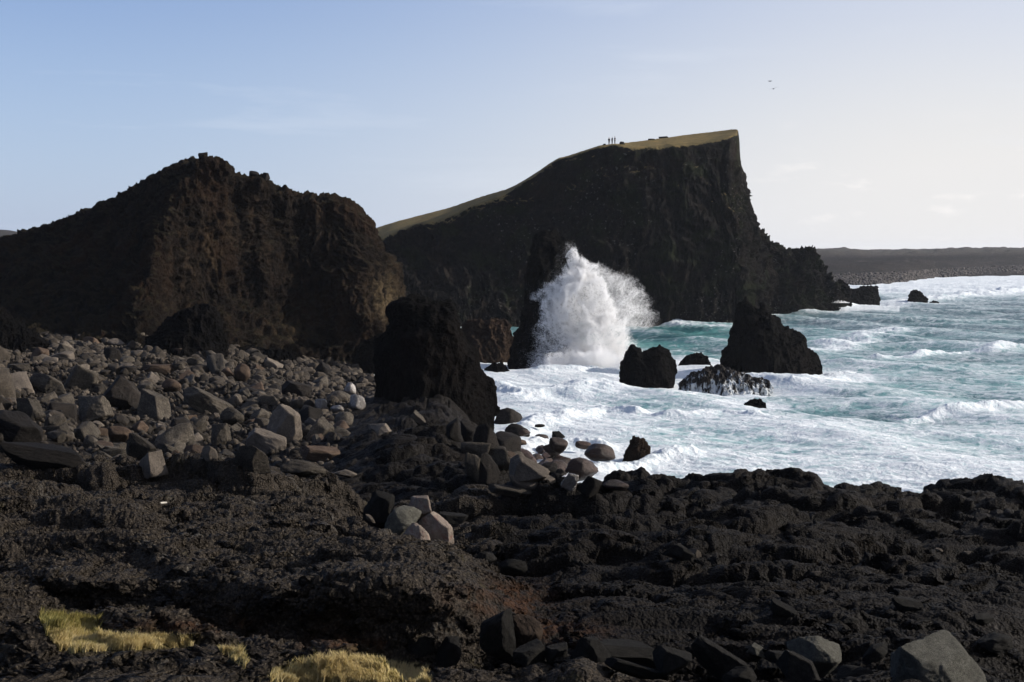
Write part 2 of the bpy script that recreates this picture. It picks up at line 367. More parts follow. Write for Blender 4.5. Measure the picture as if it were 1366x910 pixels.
def relief(X, Y, fine=True):
    px = CX + F * X / np.maximum(Y, 0.5)
    far = sstep(14, 34, Y); beach = sstep(56, 64, Y) * (1 - sstep(470, 530, px))
    left = (1 - sstep(560, 680, px)) * (1 - sstep(40, 46, Y))
    wx = X + 0.9 * gn(X * 0.45, Y * 0.45, 0, 11); wy = Y + 0.9 * gn(X * 0.45, Y * 0.45, 7, 12)
    amp = (0.30 + 0.70 * far)
    t = 2.3 * gn(wx * 0.10, wy * 0.15, 0, 21) + 0.35 * gn(wx * .6, wy * .6, 0, 28); ft = np.floor(t); fr_ = t - ft
    h = 0.52 * amp * (ft + sstep(0.40, 0.58, fr_) + 0.25 * fr_) * (1 - 0.5 * beach)
    t = 2.0 * gn(wx * 0.30, wy * 0.42, 3, 29) + 0.25 * gn(wx * 1.6, wy * 1.6, 0, 30); ft = np.floor(t); fr_ = t - ft
    h = h + 0.17 * (0.5 + 0.5 * far) * (ft + sstep(0.42, 0.54, fr_))
    # flow lobes: rounded backs with sharp creases between them
    lobes = billow(wx * 0.33, wy * 0.42, 0, 22)
    h = h + (0.55 * lobes - 0.20) * amp * (1 - 0.55 * left)
    h = h + (0.20 * billow(wx * 0.95, wy * 1.15, 0, 23) - 0.09) * (0.55 + 0.45 * far) * (1 - 0.35 * left)
    # broken slabs: stepped plates
    f1, f2, cid = worley(wx * 0.42 + 40, wy * 0.62 + 40, 3)
    h = h + (cid - 0.5) * 0.38 * amp * (1 - beach)
    h = h - 0.32 * np.exp(-((f2 - f1) / 0.06) ** 2) * amp * (1 - 0.5 * left)
    f1, f2, cid = worley(wx * 1.9 + 40, wy * 2.1 + 90, 5)
    h = h + (cid - 0.5) * 0.07 * (1 - beach) * (1 - 0.4 * left) - 0.035 * np.exp(-((f2 - f1) / 0.09) ** 2)
    if fine:
        h = h + 0.07 * (billow(wx * 2.9, wy * 3.1, 0, 24) - 0.3)
        h = h + 0.028 * (billow(X * 7.5, Y * 7.5, 0, 25) - 0.3)
        h = h + 0.010 * ridged(X * 17, Y * 17, 0, 2, 26)
        h = h + left * 0.045 * ridged(X * 3.7, Y * 4.4, 0, 4, 27, 0.6)
    B = base_z(X, Y)
    return (h * (1 - 0.3 * beach) - 0.22 * sstep(38, 55, Y)) * (0.15 + 0.85 * sstep(-0.8, 1.2, B))

def ground_z(X, Y):
    X = np.asarray(X, float); Y = np.asarray(Y, float)
    return base_z(X, Y) + relief(X, Y, False)

def ray_ground(px, py, dmin=10.5, dmax=230):
    """the point of the ground mesh that is seen at a photo pixel"""
    d = Vector(PX(px, py, 1.0)) - Vector((0, 0, CAMZ)); d.normalize()
    hit, lo, nn, ix = GROUND.ray_cast(Vector((0, 0, CAMZ)), d)
    return np.array(lo) if hit else PX(px, py, dmax)

def build_terrain():
    pxs = np.concatenate([np.linspace(-1500, -60, 70)[:-1], np.linspace(-60, 1426, 900), np.linspace(1426, 2900, 70)[1:]])
    Ds = np.concatenate([np.linspace(-6, 9.5, 30)[:-1], 9.5 * np.exp(np.linspace(0, math.log(86 / 9.5), 1050)), np.linspace(86.3, 260, 330)])
    T = (pxs - CX) / F
    Yg = np.repeat(Ds[:, None], len(pxs), 1)
    Xg = np.where(Ds[:, None] < 9.5, T[None, :] * 9.5 * (1 + (9.5 - Ds[:, None]) * 0.12), T[None, :] * Ds[:, None])
    Z = base_z(Xg, np.maximum(Yg, 2)) + relief(Xg, Yg)
    Z = np.where(Yg < 7, np.minimum(Z, 14.9), Z)
    pxg = CX + F * Xg / np.maximum(Yg, 0.5); g0 = np.zeros_like(Z)
    for poly in GRASS: g0 = np.maximum(g0, inpoly(pxg, project(np.stack([Xg, Yg, Z], -1))[1], poly) * (Yg < 17) * (Yg > 9))
    g0 = gauss1(gauss1(g0, 6, 0), 6, 1); Z = Z * (1 - g0) + g0 * (base_z(Xg, np.maximum(Yg, 2)) + 0.05 * gn(Xg * 3, Yg * 3, 0, 4) - 0.03)
    P = np.stack([Xg, Yg, Z], -1)
    N = grid_normals(P); N *= np.sign(N[..., 2:3] + 1e-9)
    # push along the normal so that ledge fronts become rough and undercut
    steep = sstep(0.25, 0.8, 1 - N[..., 2])
    B = base_z(Xg, np.maximum(Yg, 2)); gy = np.gradient(B, axis=0) / np.maximum(np.gradient(Yg, axis=0), 1e-4)
    rim = np.clip(gy, 0, 1.0) * (Yg > 12) * (Yg < 18); rim = gauss1(np.roll(rim, 20, 0), 7, 0); rim = np.clip(rim * 1.2, 0, 1)
    P[..., 1] -= rim * (0.75 + 0.35 * gn(Xg * .8, Yg * .8, 0, 34)); P[..., 2] += rim * 0.10
    d = steep * (0.16 * ridged(Xg * 1.3, Yg * 1.3, Z * 1.3, 3, 31) + 0.05 * gn(Xg * 6, Yg * 6, Z * 6, 32))
    P = P + N * d[..., None]
    me = mesh_from('ground', P, grid_faces(*Z.shape)[:, ::-1] if False else grid_faces(*Z.shape), LAVA)
    px = CX + F * Xg / np.maximum(Yg, 0.5); py = project(P)[1]
    dry = (1 - sstep(600, 700, px)) * (1 - sstep(42, 50, Yg)) * 0.95 + 0.12
    dry = dry + 0.85 * sstep(620, 700, px) * (1 - sstep(890, 920, px)) * (1 - sstep(14, 14.8, Yg)) * sstep(8, 9, Yg)
    rust = np.exp(-(((px - 670) / 60) ** 2 + ((py - 800) / 22) ** 2)) + np.exp(-(((px - 745) / 55) ** 2 + ((py - 845) / 16) ** 2)) + 0.8 * np.exp(-(((px - 470) / 70) ** 2 + ((py - 860) / 14) ** 2)) + 0.7 * np.exp(-(((px - 250) / 150) ** 2 + ((py - 835) / 10) ** 2))
    wet = sstep(2.6, 1.2, Z) if False else np.clip((2.6 - Z) / 1.4, 0, 1)
    attr(me, 'dry', np.clip(dry, 0, 1)); attr(me, 'rust', np.clip(rust * 1.4, 0, 1)); attr(me, 'wet', wet * 0.7)
    turf = np.zeros_like(Z)
    for poly in GRASS:
        turf = np.maximum(turf, inpoly(px, py, poly) * (Yg < 17) * (Yg > 9))
    attr(me, 'turf', gauss1(gauss1(turf, 2, 0), 2, 1))
    o = link('ground', me); tag(o, 'dark rough lava shelf and shore ground', kind='structure')
    return o

GRASS = [
    [(52, 822), (75, 818), (130, 826), (138, 842), (160, 850), (215, 848), (256, 852), (262, 862), (210, 866), (150, 868), (95, 872), (78, 866), (60, 845)],
    [(290, 864), (318, 866), (334, 880), (326, 890), (306, 880)],
    [(360, 896), (410, 884), (450, 876), (520, 884), (572, 892), (574, 912), (360, 912)],
]
def inpoly(x, y, poly):
    r = np.zeros(np.shape(x), bool); n = len(poly); j = n - 1
    for i in range(n):
        xi, yi = poly[i]; xj, yj = poly[j]
        c = ((yi > y) != (yj > y)) & (x < (xj - xi) * (y - yi) / (yj - yi + 1e-9) + xi)
        r ^= c; j = i
    return r.astype(float)

GROUND = build_terrain()

# ------------------------------------------------------------------ cliffs: a sheet through measured points, with real relief
def sheet(cols, nu, nv, su=3.0, sv=3.0, extra=None):
    """cols: [[(px,py,D) x K], ...] from one side to the other -> grid of points nv x nu"""
    A = np.array([[PX(*p) for p in c] for c in cols])          # ncol,K,3
    nc, K, _ = A.shape
    cum = np.concatenate([[0], np.cumsum(np.linalg.norm(np.diff(A[:, K // 3], axis=0), axis=1) + 1e-3)]); cum /= cum[-1]
    U = np.linspace(0, 1, nu)
    B = np.stack([np.stack([np.interp(U, cum, A[:, k, c]) for c in range(3)], -1) for k in range(K)], 0)   # K,nu,3
    seg = np.linalg.norm(np.diff(A, axis=1), axis=2).mean(0) ** 0.75; vc = np.concatenate([[0], np.cumsum(seg)]); vc /= vc[-1]
    V = np.linspace(0, 1, nv)
    G = np.stack([np.stack([np.interp(V, vc, B[:, i, c]) for c in range(3)], -1) for i in range(nu)], 1)   # nv,nu,3
    G = gauss1(gauss1(G, su, 1), sv, 0)
    return G

def displace_cliff(G, big, mid, small, seed, flute=1.0, sc=1.0, damp=None, jt=1.0):
    N = grid_normals(G)
    X, Y, Z = (G[..., i] / sc for i in range(3))
    wx = X + 2.5 * gn(X * 0.12, Y * 0.12, Z * 0.12, seed + 40); wz = Z + 2.0 * gn(X * 0.12, Y * 0.12, Z * 0.12, seed + 41)
    d = big * fbm(wx * 0.075, Y * 0.075, wz * 0.05, 2, seed)
    d = d + flute * mid * ridged(wx * 0.20, Y * 0.20, wz * 0.055, 3, seed + 5)
    d = d + 0.6 * mid * (1 - 2 * billow(wx * 0.22, Y * 0.22, wz * 0.30, seed + 9))
    d = d + small * ridged(wx * 0.75, Y * 0.75, wz * 0.55, 4, seed + 13, 0.6)
    # strata: horizontal ledges
    st = wz * 0.55 + 1.2 * gn(X * 0.08, Y * 0.08, Z * 0.08, seed + 17)
    fr = st - np.floor(st)
    d = d + 0.45 * small * (sstep(0.1, 0.3, fr) - fr)
    # joints: broken blocks
    _, _, c1 = worley(np.asarray((X + .6 * Y) * .42 + .5 * gn(X * .3, Y * .3, Z * .3, seed + 31) + 60, float), np.asarray(Z * .30 + .4 * gn(X * .5, Y * .5, Z * .3, seed + 32) + 60, float), seed)
    _, _, c2 = worley(np.asarray((X + .6 * Y) * 1.1 + 60, float), np.asarray(Z * .85 + .4 * gn(X * .7, Y * .7, Z * .5, seed + 33) + 90, float), seed + 1)
    d = d + (c1 - .5) * 1.5 * small * jt + (c2 - .5) * .8 * small * jt
    d = d - d.mean()
    if damp is not None: d = d * damp
    return G + N * (d * sc)[..., None]

def settle(G, outline, sm=14, it=3):
    """raise or lower the crest smoothly to its measured skyline, keeping the small crags"""
    O = np.array(outline, float); nv = G.shape[0]
    for _ in range(it):
        px, py = project(G); k = np.argmin(py, 0); c = np.arange(G.shape[1]); tx = px[k, c]; ty = py[k, c]
        dif = np.interp(tx, O[:, 0], O[:, 1]) - ty
        dif = np.where((tx < O[0, 0]) | (tx > O[-1, 0]), 0, dif); dif = gauss1(dif, sm, 0)
        zb = G[2, :, 2]; w = np.clip((G[..., 2] - zb[None]) / np.maximum(G[k, c, 2] - zb, 1)[None], 0, 1.2)
        G = G.copy(); G[..., 2] -= dif[None] / F * G[k, c, 1][None] * w
    return G

def cliff_obj(name, G, mat, label, cat=None, kind=None, attrs=None):
    me = mesh_from(name, G, grid_faces(G.shape[0], G.shape[1]), mat)
    for k, v in (attrs or {}).items(): attr(me, k, v)
    return tag(link(name, me), label, cat, kind=kind)

# left headland : rows = base, low, middle, high, edge, crest, back, back foot
def L(px, pyb, Db, pyt, Dt, bulge=(0.0, 0.0, 0.0), back=30):
    r = [(px, pyb + 30, Db - 3), (px, pyb, Db)]
    for i, f in enumerate((0.3, 0.6, 0.85)):
        r.append((px, pyb + (pyt - pyb) * f, Db + (Dt - Db) * f + bulge[i]))
    r += [(px, pyt, Dt), (px, pyt + 6, Dt + back * 0.5), (px, pyt + 50, Dt + back), (px, pyb + 10, Dt + back * 1.6)]
    return r
left_cols = [
    L(-420, 470, 175, 402, 236), L(-200, 462, 172, 360, 236), L(-80, 455, 172, 330, 236),
    L(0, 452, 173, 313, 234, (3, 3, 2)), L(60, 458, 172, 298, 230, (3, 3, 2)), L(110, 460, 171, 276, 226, (3, 3, 2)), L(150, 462, 170, 256, 220, (2, 3, 2)),
    L(182, 466, 167, 240, 213, (-2, 0, 0)), L(205, 472, 170, 229, 206, (2, -5, -3)), L(232, 474, 179, 215, 201, (5, -2, -3)), L(262, 474, 187, 207, 197, (4, 2, 0)),
    L(300, 474, 189, 208, 199, (4, 4, 2)), L(312, 474, 191, 222, 201, (5, 5, 3)), L(330, 474, 193, 233, 203, (5, 5, 3)), L(352, 474, 195, 235, 205, (5, 4, 3)), L(372, 474, 198, 247, 208, (6, 5, 4)), L(400, 476, 203, 256, 210, (5, 4, 3)), L(432, 474, 206, 258, 212, (2, 1, 0)),
    L(462, 472, 208, 261, 214, (-3, -2, -1)), L(486, 474, 209, 276, 216, (-5, -3, -1)), L(500, 472, 211, 300, 218, (-5, -3, -1)), L(512, 470, 214, 328, 220, (-5, -3, -1)),
    L(522, 468, 218, 356, 222, (-3, -2, 0)), L(530, 464, 222, 384, 226, (0, 0, 0)), L(531, 462, 232, 400, 236, (0, 0, 0), 16), L(520, 462, 250, 400, 252, (0, 0, 0), 12),
]
G = sheet(left_cols, 950, 480, 4, 5)
G = displace_cliff(G, 1.4, 0.85, 0.42, 100, jt=0.6)
G = settle(G, [(-400, 400), (-60, 330), (0, 317), (27, 308), (74, 295), (123, 274), (148, 264), (176, 248), (205, 231), (230, 219), (254, 210), (279, 208), (301, 211), (309, 222), (320, 233), (338, 232), (348, 236), (355, 234), (371, 248), (393, 252), (414, 259), (443, 256), (463, 264), (488, 280), (502, 303), (512, 327), (524, 356)], 9)
_px, _py = project(G)
tan = 0.85 * np.exp(-(((_px - 514) / 20) ** 2 + ((_py - 400) / 30) ** 2)) + 0.35 * np.exp(-(((_px - 388) / 26) ** 2 + ((_py - 438) / 16) ** 2)) + 0.10 * np.exp(-(((_px - 285) / 35) ** 2 + ((_py - 330) / 60) ** 2))
cliff_obj('headland', G, M_LEFT, 'brown craggy headland rising behind the boulder beach', kind='structure',
          attrs={'tan': np.clip(tan, 0, 1), 'turf': np.full(tan.shape, 0.6)})

# far grass topped cliff
def R(px, pyb, Db, pye, De, pyc, Dc, bulge=(0, 0, 0), pyf=None):
    r = [(px, pyb + 18, Db - 3), (px, pyb, Db)]
    for i, f in enumerate((0.35, 0.7, 0.9)):
        r.append((px, pyb + (pye - pyb) * f, Db + (De - Db) * f + bulge[i]))
    m = ((pye + pyc) / 2, (De + Dc) / 2)
    r += [(px, pye, De), (px, m[0], m[1]), (px, pyc, Dc), (px, pyc + 25, Dc + 50), (px, (pyf or pyb), Dc + 110)]
    return r
big_cols = [
    R(380, 438, 300, 345, 330, 338, 470), R(440, 436, 302, 335, 332, 325, 470), R(485, 434, 304, 324, 332, 308, 465), R(505, 432, 305, 318, 332, 302, 460), R(550, 431, 306, 300, 334, 289, 450), R(600, 430, 308, 282, 336, 273, 430), R(640, 430, 310, 268, 338, 262, 400),
    R(672, 430, 311, 257, 338, 251, 370), R(700, 430, 313, 240, 336, 239, 356), R(738, 430, 314, 219, 335, 218, 352), R(746, 430, 315, 212, 334, 211, 350), R(775, 430, 316, 203, 333, 202, 350),
    R(800, 429, 317, 196, 332, 195, 350), R(818, 429, 318, 194, 332, 193, 352), R(845, 428, 320, 194, 331, 188, 368), R(880, 427, 322, 194, 331, 184, 380), R(915, 426, 323, 192, 331, 180, 385), R(950, 425, 324, 187, 332, 175, 380),
    R(975, 425, 326, 181, 333, 172, 368), R(984, 425, 328, 180, 336, 173, 356, (-1, 0, 0)), R(986, 426, 334, 190, 341, 184, 356), R(988, 424, 341, 222, 349, 221, 360), R(993, 422, 350, 232, 358, 231, 370), R(998, 420, 358, 258, 366, 257, 376), R(1004, 418, 366, 288, 374, 287, 384), R(1008, 414, 376, 310, 384, 309, 394),
]
G = sheet(big_cols, 1100, 470, 2.5, 3.5)
top = sstep(25, 2, np.abs(project(G)[1] - np.interp(project(G)[0], [505, 680, 740, 800, 985, 1020], [305, 252, 216, 195, 176, 310]))) * 1.0
Nn = grid_normals(G); _De = np.interp(project(G)[0], [c[0][0] for c in big_cols], [c[5][2] for c in big_cols]); rowdamp = 1 - 0.9 * sstep(-3, 1, G[..., 1] - _De)
rowdamp *= 1 + 1.1 * sstep(978, 990, project(G)[0]) * sstep(205, 240, project(G)[1])
rowdamp *= 1 - 0.5 * np.exp(-((project(G)[0] - 985) / 25) ** 2) * (project(G)[1] < 215)
# widen the foot to the right: the buttress flares out towards the water
_px, _py = project(G)
fl = sstep(940, 1000, _px) * sstep(250, 425, _py)
G[..., 0] += fl * 12 / F * G[..., 1]
G[..., 1] -= fl * 3
G = displace_cliff(G, 1.5, 0.9, 0.38, 200, sc=1.2, flute=0.8, damp=rowdamp)
G = settle(G, [(440, 325), (490, 308), (505, 303), (527, 296), (550, 290), (600, 277), (640, 263), (680, 251), (700, 240), (722, 226), (740, 213), (760, 207), (800, 194), (818, 192), (840, 190), (880, 185), (915, 180), (950, 176), (978, 172.5)], 10)
Nn = grid_normals(G); _px, _py = project(G)
_De = np.interp(_px, [c[0][0] for c in big_cols], [c[5][2] for c in big_cols])
turf = sstep(-3.0, -0.5, G[..., 1] - _De + 1.5 * gn(G[..., 0] * .3, G[..., 1] * .3, G[..., 2] * .3, 5)) * (_px < 1000)
cliff_obj('cliff', G, M_BIG, 'tall dark cliff with grassy top above the sea', kind='structure', attrs={'turf': turf, 'tan': np.zeros(turf.shape)})

# right shoulder of the far cliff
def S(px, pyb, Db, pyt, Dt, back=25):
    return [(px, pyb + 14, Db - 2), (px, pyb, Db), (px, pyb + (pyt - pyb) * .4, Db + (Dt - Db) * .3), (px, pyb + (pyt - pyb) * .75, Db + (Dt - Db) * .65), (px, pyt, Dt), (px, pyt + 8, Dt + back * .5), (px, pyb, Dt + back)]
sh = [S(985, 418, 384, 305, 400), S(1010, 416, 382, 309, 400), S(1024, 414, 382, 318, 400), S(1040, 413, 384, 330, 400), S(1056, 412, 387, 336, 402), S(1066, 412, 389, 334, 403), S(1076, 412, 392, 332, 404), S(1086, 411, 395, 336, 405),
      S(1090, 410, 398, 350, 407), S(1100, 409, 401, 364, 409), S(1112, 408, 405, 376, 411), S(1122, 406, 409, 390, 413), S(1130, 404, 412, 400, 415), S(1134, 404, 416, 404, 417, 10)]
G = sheet(sh, 380, 260, 4, 4)
G = displace_cliff(G, 1.6, 1.5, 0.6, 230, flute=1.2)
cliff_obj('cliff', G, M_BIG, 'rocky lower shoulder of the far cliff running down to the surf', kind='structure', attrs={'turf': np.zeros(G.shape[:2]), 'tan': np.zeros(G.shape[:2])})

# ------------------------------------------------------------------ stacks and skerries: rings over an outline
def outcrop(name, outline, D, zb, depth, mat, label, cat, big, small, seed, nu=260, nv=180, p=0.55, sink=1.2, lean=0.0, group=None, attrs=None, rough=1.0):
    O = np.array(outline, float)
    seg = np.concatenate([[0], np.cumsum(np.hypot(*np.diff(O, axis=0).T))]); seg /= seg[-1]
    U = np.linspace(0, 1, nu)
    px = gauss1(np.interp(U, seg, O[:, 0]), nu * 0.006, 0); py = gauss1(np.interp(U, seg, O[:, 1]), nu * 0.006, 0)
    T = PX(px, py, D)                                 # silhouette points at distance D
    cx = (T[:, 0].min() + T[:, 0].max()) / 2; hw = (T[:, 0].max() - T[:, 0].min()) / 2
    hd = depth * np.sqrt(np.clip(1 - (0.97 * (T[:, 0] - cx) / hw) ** 2, 0.02, 1))
    ph = np.linspace(0, math.pi, nv)[:, None]
    zt = np.maximum(T[:, 2], zb + 0.05)
    s = np.sin(ph) ** p
    Z = (zb - sink) + (zt - zb + sink)[None] * s
    tap = 1 - 0.45 * s                                 # narrower near the top
    Y = D - hd[None] * np.cos(ph) * tap + lean * s
    # keep the side profile: x stays on the outline, pulled slightly in at front and back
    X = np.repeat(T[None, :, 0], nv, 0); X = cx + (X - cx) * (1 - 0.10 * np.abs(np.cos(ph)))
    G = np.stack([X, Y, Z], -1)
    N = grid_normals(G)
    c = G.reshape(-1, 3).mean(0); sgn = np.sign(((G - c) * N).sum(-1).mean()); N *= sgn
    x, y, z = G[..., 0], G[..., 1], G[..., 2]
    sc = 1.0 / big
    d = 0.30 * big * fbm(x * sc * 0.45, y * sc * 0.45, z * sc * 0.3, 2, seed) + 0.20 * big * ridged(x * sc * 0.9, y * sc * 0.9, z * sc * 0.6, 3, seed + 3)
    d = d - 0.15 * big * billow(x * sc * 1.3, y * sc * 1.3, z * sc * 1.5, seed + 7) + small * ridged(x / small * .22, y / small * .22, z / small * .2, 4, seed + 5, 0.6)
    _, _, c1 = worley(np.asarray((x + .6 * y) * 1.1 * sc + .4 * gn(x * .5, y * .5, z * .5, seed + 31) + 60, float), np.asarray(z * .8 * sc + 60, float), seed)
    _, _, c2 = worley(np.asarray((x + .7 * y) * 2.6 * sc + 60, float), np.asarray(z * 2.1 * sc + 90, float), seed + 1)
    d = d + (c1 - .5) * .16 * big + (c2 - .5) * .07 * big
    d = d - d.mean() * 0.8
    G = G + N * (d * rough)[..., None]
    me = mesh_from(name, G, grid_faces(nv, nu), mat)
    if attrs:
        for k, f in attrs.items(): attr(me, k, f(G))
    o = link(name, me, loc=(0, 0, 0))
    # origin at the foot
    b = Vector((cx, D, zb)); me.transform(Matrix.Translation(-b)); o.location = b
    return tag(o, label, cat, group)

OUT = [
    dict(outline=[(497, 560), (499, 520), (501, 480), (500, 455), (512, 438), (521, 430), (519, 415), (528, 404), (545, 399), (570, 402), (588, 403), (598, 399), (606, 405), (612, 425), (622, 455), (636, 480), (648, 497), (658, 512), (663, 535), (666, 560)],
         D=116, zb=3.2, depth=3.9, big=2.0, small=0.16, seed=301, p=0.42, rough=.72, label='thick dark rock tower standing on the lava shelf', cat='rock tower'),
    dict(outline=[(676, 500), (680, 470), (690, 445), (700, 415), (704, 390), (706, 360), (710, 335), (716, 316), (722, 308), (735, 308), (748, 313), (760, 322), (768, 335), (770, 360), (768, 400), (762, 440), (758, 470), (757, 500)],
         D=204, zb=0, depth=5.0, big=2.2, small=0.22, seed=311, p=0.42, label='tall narrow sea stack hit by the white breaking wave', cat='sea stack'),
    dict(outline=[(826, 520), (828, 490), (836, 470), (843, 461), (850, 466), (857, 471), (864, 468), (872, 462), (880, 459), (890, 466), (900, 482), (902, 496), (897, 510), (894, 520)],
         D=176, zb=0, depth=3.0, big=1.4, small=0.16, seed=321, p=0.5, label='black two-humped rock standing in the foam', cat='sea rock', rough=.6),
    dict(outline=[(957, 496), (962, 474), (972, 452), (979, 428), (984, 405), (994, 395), (1002, 402), (1012, 412), (1020, 405), (1026, 411), (1024, 420), (1036, 424), (1046, 438), (1058, 444), (1072, 450), (1074, 463), (1086, 472), (1094, 480), (1098, 492), (1094, 504)],
         D=192, zb=0, depth=5.5, big=2.0, small=0.22, seed=331, p=0.6, label='large pointed rock rising steeply from the turquoise water', cat='sea rock', rough=.8),
    dict(outline=[(904, 520), (912, 506), (926, 498), (944, 489), (962, 489), (975, 497), (992, 498), (1012, 504), (1028, 510), (1031, 518), (1026, 525)],
         D=170, zb=0, depth=3.0, big=1.3, small=0.14, seed=341, p=0.8, label='low rock with white water streaming down its sides', cat='sea rock', mat='wash'),
    dict(outline=[(905, 488), (915, 477), (930, 472), (943, 475), (948, 483), (947, 490)],
         D=203, zb=0, depth=2.2, big=1.2, small=0.12, seed=351, p=0.8, label='low dark rock awash between the two-humped and the pointed rock', cat='sea rock'),
    dict(outline=[(606, 492), (607, 462), (615, 438), (625, 428), (640, 426), (648, 430), (655, 426), (668, 428), (680, 432), (684, 448), (682, 470), (680, 490)],
         D=215, zb=0, depth=4.5, big=1.6, small=0.2, seed=361, p=0.5, label='squat brown rock between the dark tower and the tall stack', cat='sea rock', mat='brown'),
    dict(outline=[(640, 502), (646, 491), (656, 485), (668, 487), (678, 493), (684, 502)],
         D=190, zb=0, depth=1.8, big=1.0, small=0.12, seed=371, p=0.8, label='small flat black rock at the foot of the tall stack', cat='sea rock'),
    dict(outline=[(1108, 404), (1112, 380), (1118, 371), (1126, 375), (1134, 387), (1148, 386), (1160, 383), (1170, 382), (1172, 394), (1175, 400), (1172, 404)],
         D=440, zb=0, depth=6, big=2.4, small=0.3, seed=381, p=0.6, label='dark blocky rock at the tip of the cliff', cat='sea rock'),
    dict(outline=[(1211, 402), (1214, 391), (1219, 386), (1226, 389), (1235, 397), (1238, 403)],
         D=450, zb=0, depth=3, big=1.4, small=0.2, seed=391, p=0.7, label='small lone rock in the surf off the far beach', cat='sea rock'),
    dict(outline=[(1240, 404), (1246, 401), (1253, 403)],
         D=450, zb=0, depth=1.2, big=0.8, small=0.1, seed=395, p=0.8, label='tiny rock tip just right of the lone surf rock', cat='sea rock'),
    dict(outline=[(830, 608), (838, 592), (846, 583), (856, 588), (866, 598), (868, 606)],
         D=112, zb=0, depth=1.3, big=0.9, small=0.10, seed=401, p=0.7, label='small peaked dark rock alone in the near foam', cat='sea rock', mat='brown'),
    dict(outline=[(992, 539), (1002, 534), (1014, 535), (1022, 540)],
         D=152, zb=0, depth=0.8, big=0.7, small=0.08, seed=405, p=0.8, label='thin dark rock tip showing through foam below the washed rock', cat='sea rock'),
    dict(outline=[(192, 478), (200, 455), (215, 436), (232, 420), (262, 410), (282, 413), (294, 430), (300, 455), (302, 480)],
         D=164, zb=4.0, depth=5.5, big=1.8, small=0.2, seed=411, p=0.55, label='black mound of rock leaning against the brown headland', cat='rock outcrop'),
    dict(outline=[(-90, 470), (-60, 405), (-30, 404), (0, 412), (14, 428), (30, 440), (52, 448), (64, 462)],
         D=150, zb=5.5, depth=6, big=1.8, small=0.2, seed=421, p=0.6, label='dark outcrop at the far left above the boulders', cat='rock outcrop'),
    dict(outline=[(468, 482), (476, 462), (490, 452), (504, 446), (520, 450), (532, 465), (536, 484)],
         D=196, zb=0, depth=3.5, big=1.5, small=0.2, seed=431, p=0.55, label='dark rock in the inlet behind the tower', cat='rock outcrop'),
    dict(outline=[(296, 482), (304, 466), (330, 462), (350, 466), (372, 468), (392, 472), (402, 484)],
         D=184, zb=2.2, depth=4, big=1.2, small=0.2, seed=441, p=0.6, label='low black ledge at the foot of the headland', cat='rock outcrop'),
]
M_WASH = None
def wash_material():
    m = NT('washed_rock'); P = m.objco()
    c = m.ramp(m.noise(P, 1.6, 6, 0.7), [(0.35, (0.006, 0.005, 0.005)), (0.6, (0.018, 0.014, 0.012)), (0.75, (0.04, 0.031, 0.027))])
    st = m.noise(m.scale(P, (1.3, 1.3, 0.28)), 1.2, 6, 0.65, 0.4)
    x = m.n('ShaderNodeSeparateXYZ'); m.l(P, x.inputs[0])
    k = m.math('SUBTRACT', st, m.math('MULTIPLY', x.outputs['Z'], 0.075))
    f = m.math('MULTIPLY', m.fr(k, 0.42, 0.53), 0.9)
    c = m.mix(f, c, (0.52, 0.55, 0.57)); m.l(c, m.b.inputs['Base Color'])
    m.b.inputs['Roughness'].default_value = 0.8; m.b.inputs['Specular IOR Level'].default_value = 0.15
    nn = m.bump(m.noise(P, 3, 6, 0.7), 0.2); m.l(nn, m.b.inputs['Normal'])
    return m.m
M_WASH = wash_material()
M_BROWNROCK = cliff_material('brown_shore_rock', (0.016, 0.011, 0.009), (0.040, 0.026, 0.018), (0.085, 0.055, 0.035))
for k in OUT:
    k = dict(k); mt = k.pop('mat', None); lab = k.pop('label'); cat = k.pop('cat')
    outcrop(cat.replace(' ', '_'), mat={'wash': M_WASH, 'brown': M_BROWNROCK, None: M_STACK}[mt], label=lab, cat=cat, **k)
# ------------------------------------------------------------------ far land
far = [[(px, 400, 760), (px, yb, Db), (px, (yb + ym) / 2 + 2, Db + 60), (px, ym, Db + 160), (px, yt + 3, 1900), (px, yt, 2600), (px, HY - 0.2, 4000), (px, HY + 0.5, 9000)]
       for px, yb, Db, ym, yt in [(560, 382, 670, 352, 333.5), (900, 382, 670, 352, 333.5), (1060, 381, 680, 351, 333), (1090, 381, 685, 351, 333), (1105, 380, 690, 350, 331.5), (1135, 380, 690, 350, 331.5), (1160, 379, 700, 349, 333.8), (1205, 376, 760, 347, 333.6), (1250, 370, 900, 345, 332.2), (1300, 367, 960, 342, 331), (1366, 365, 1000, 341, 330), (1500, 363, 1050, 340, 329), (2400, 362, 1100, 338, 327)]]
G = sheet(far, 900, 220, 2.5, 3)
_px, _py = project(G)
bump = fbm(_px * 0.05, G[..., 1] * 0.004, 0, 4, 71) * sstep(1000, 2200, G[..., 1]) * (1 - sstep(3000, 5000, G[..., 1]))
G[..., 2] += np.maximum(bump, -0.3) * 3.2 + 0.5 * fbm(G[..., 0] * .03, G[..., 1] * .03, 0, 4, 75) * sstep(700, 800, G[..., 1])
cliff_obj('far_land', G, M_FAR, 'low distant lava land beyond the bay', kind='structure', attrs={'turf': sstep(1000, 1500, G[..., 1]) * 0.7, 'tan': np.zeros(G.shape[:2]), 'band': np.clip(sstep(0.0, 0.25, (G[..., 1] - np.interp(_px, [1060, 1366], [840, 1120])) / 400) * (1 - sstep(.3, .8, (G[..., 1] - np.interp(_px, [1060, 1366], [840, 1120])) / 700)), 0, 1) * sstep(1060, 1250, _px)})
hill = [[(px, 350, 700), (px, 335, 900), (px, yt, 1500), (px, yt + 3, 1900), (px, 345, 2600)] for px, yt in [(-600, 318), (-300, 309), (-60, 307), (0, 306), (14, 307), (30, 311), (90, 318), (200, 326), (400, 332)]]
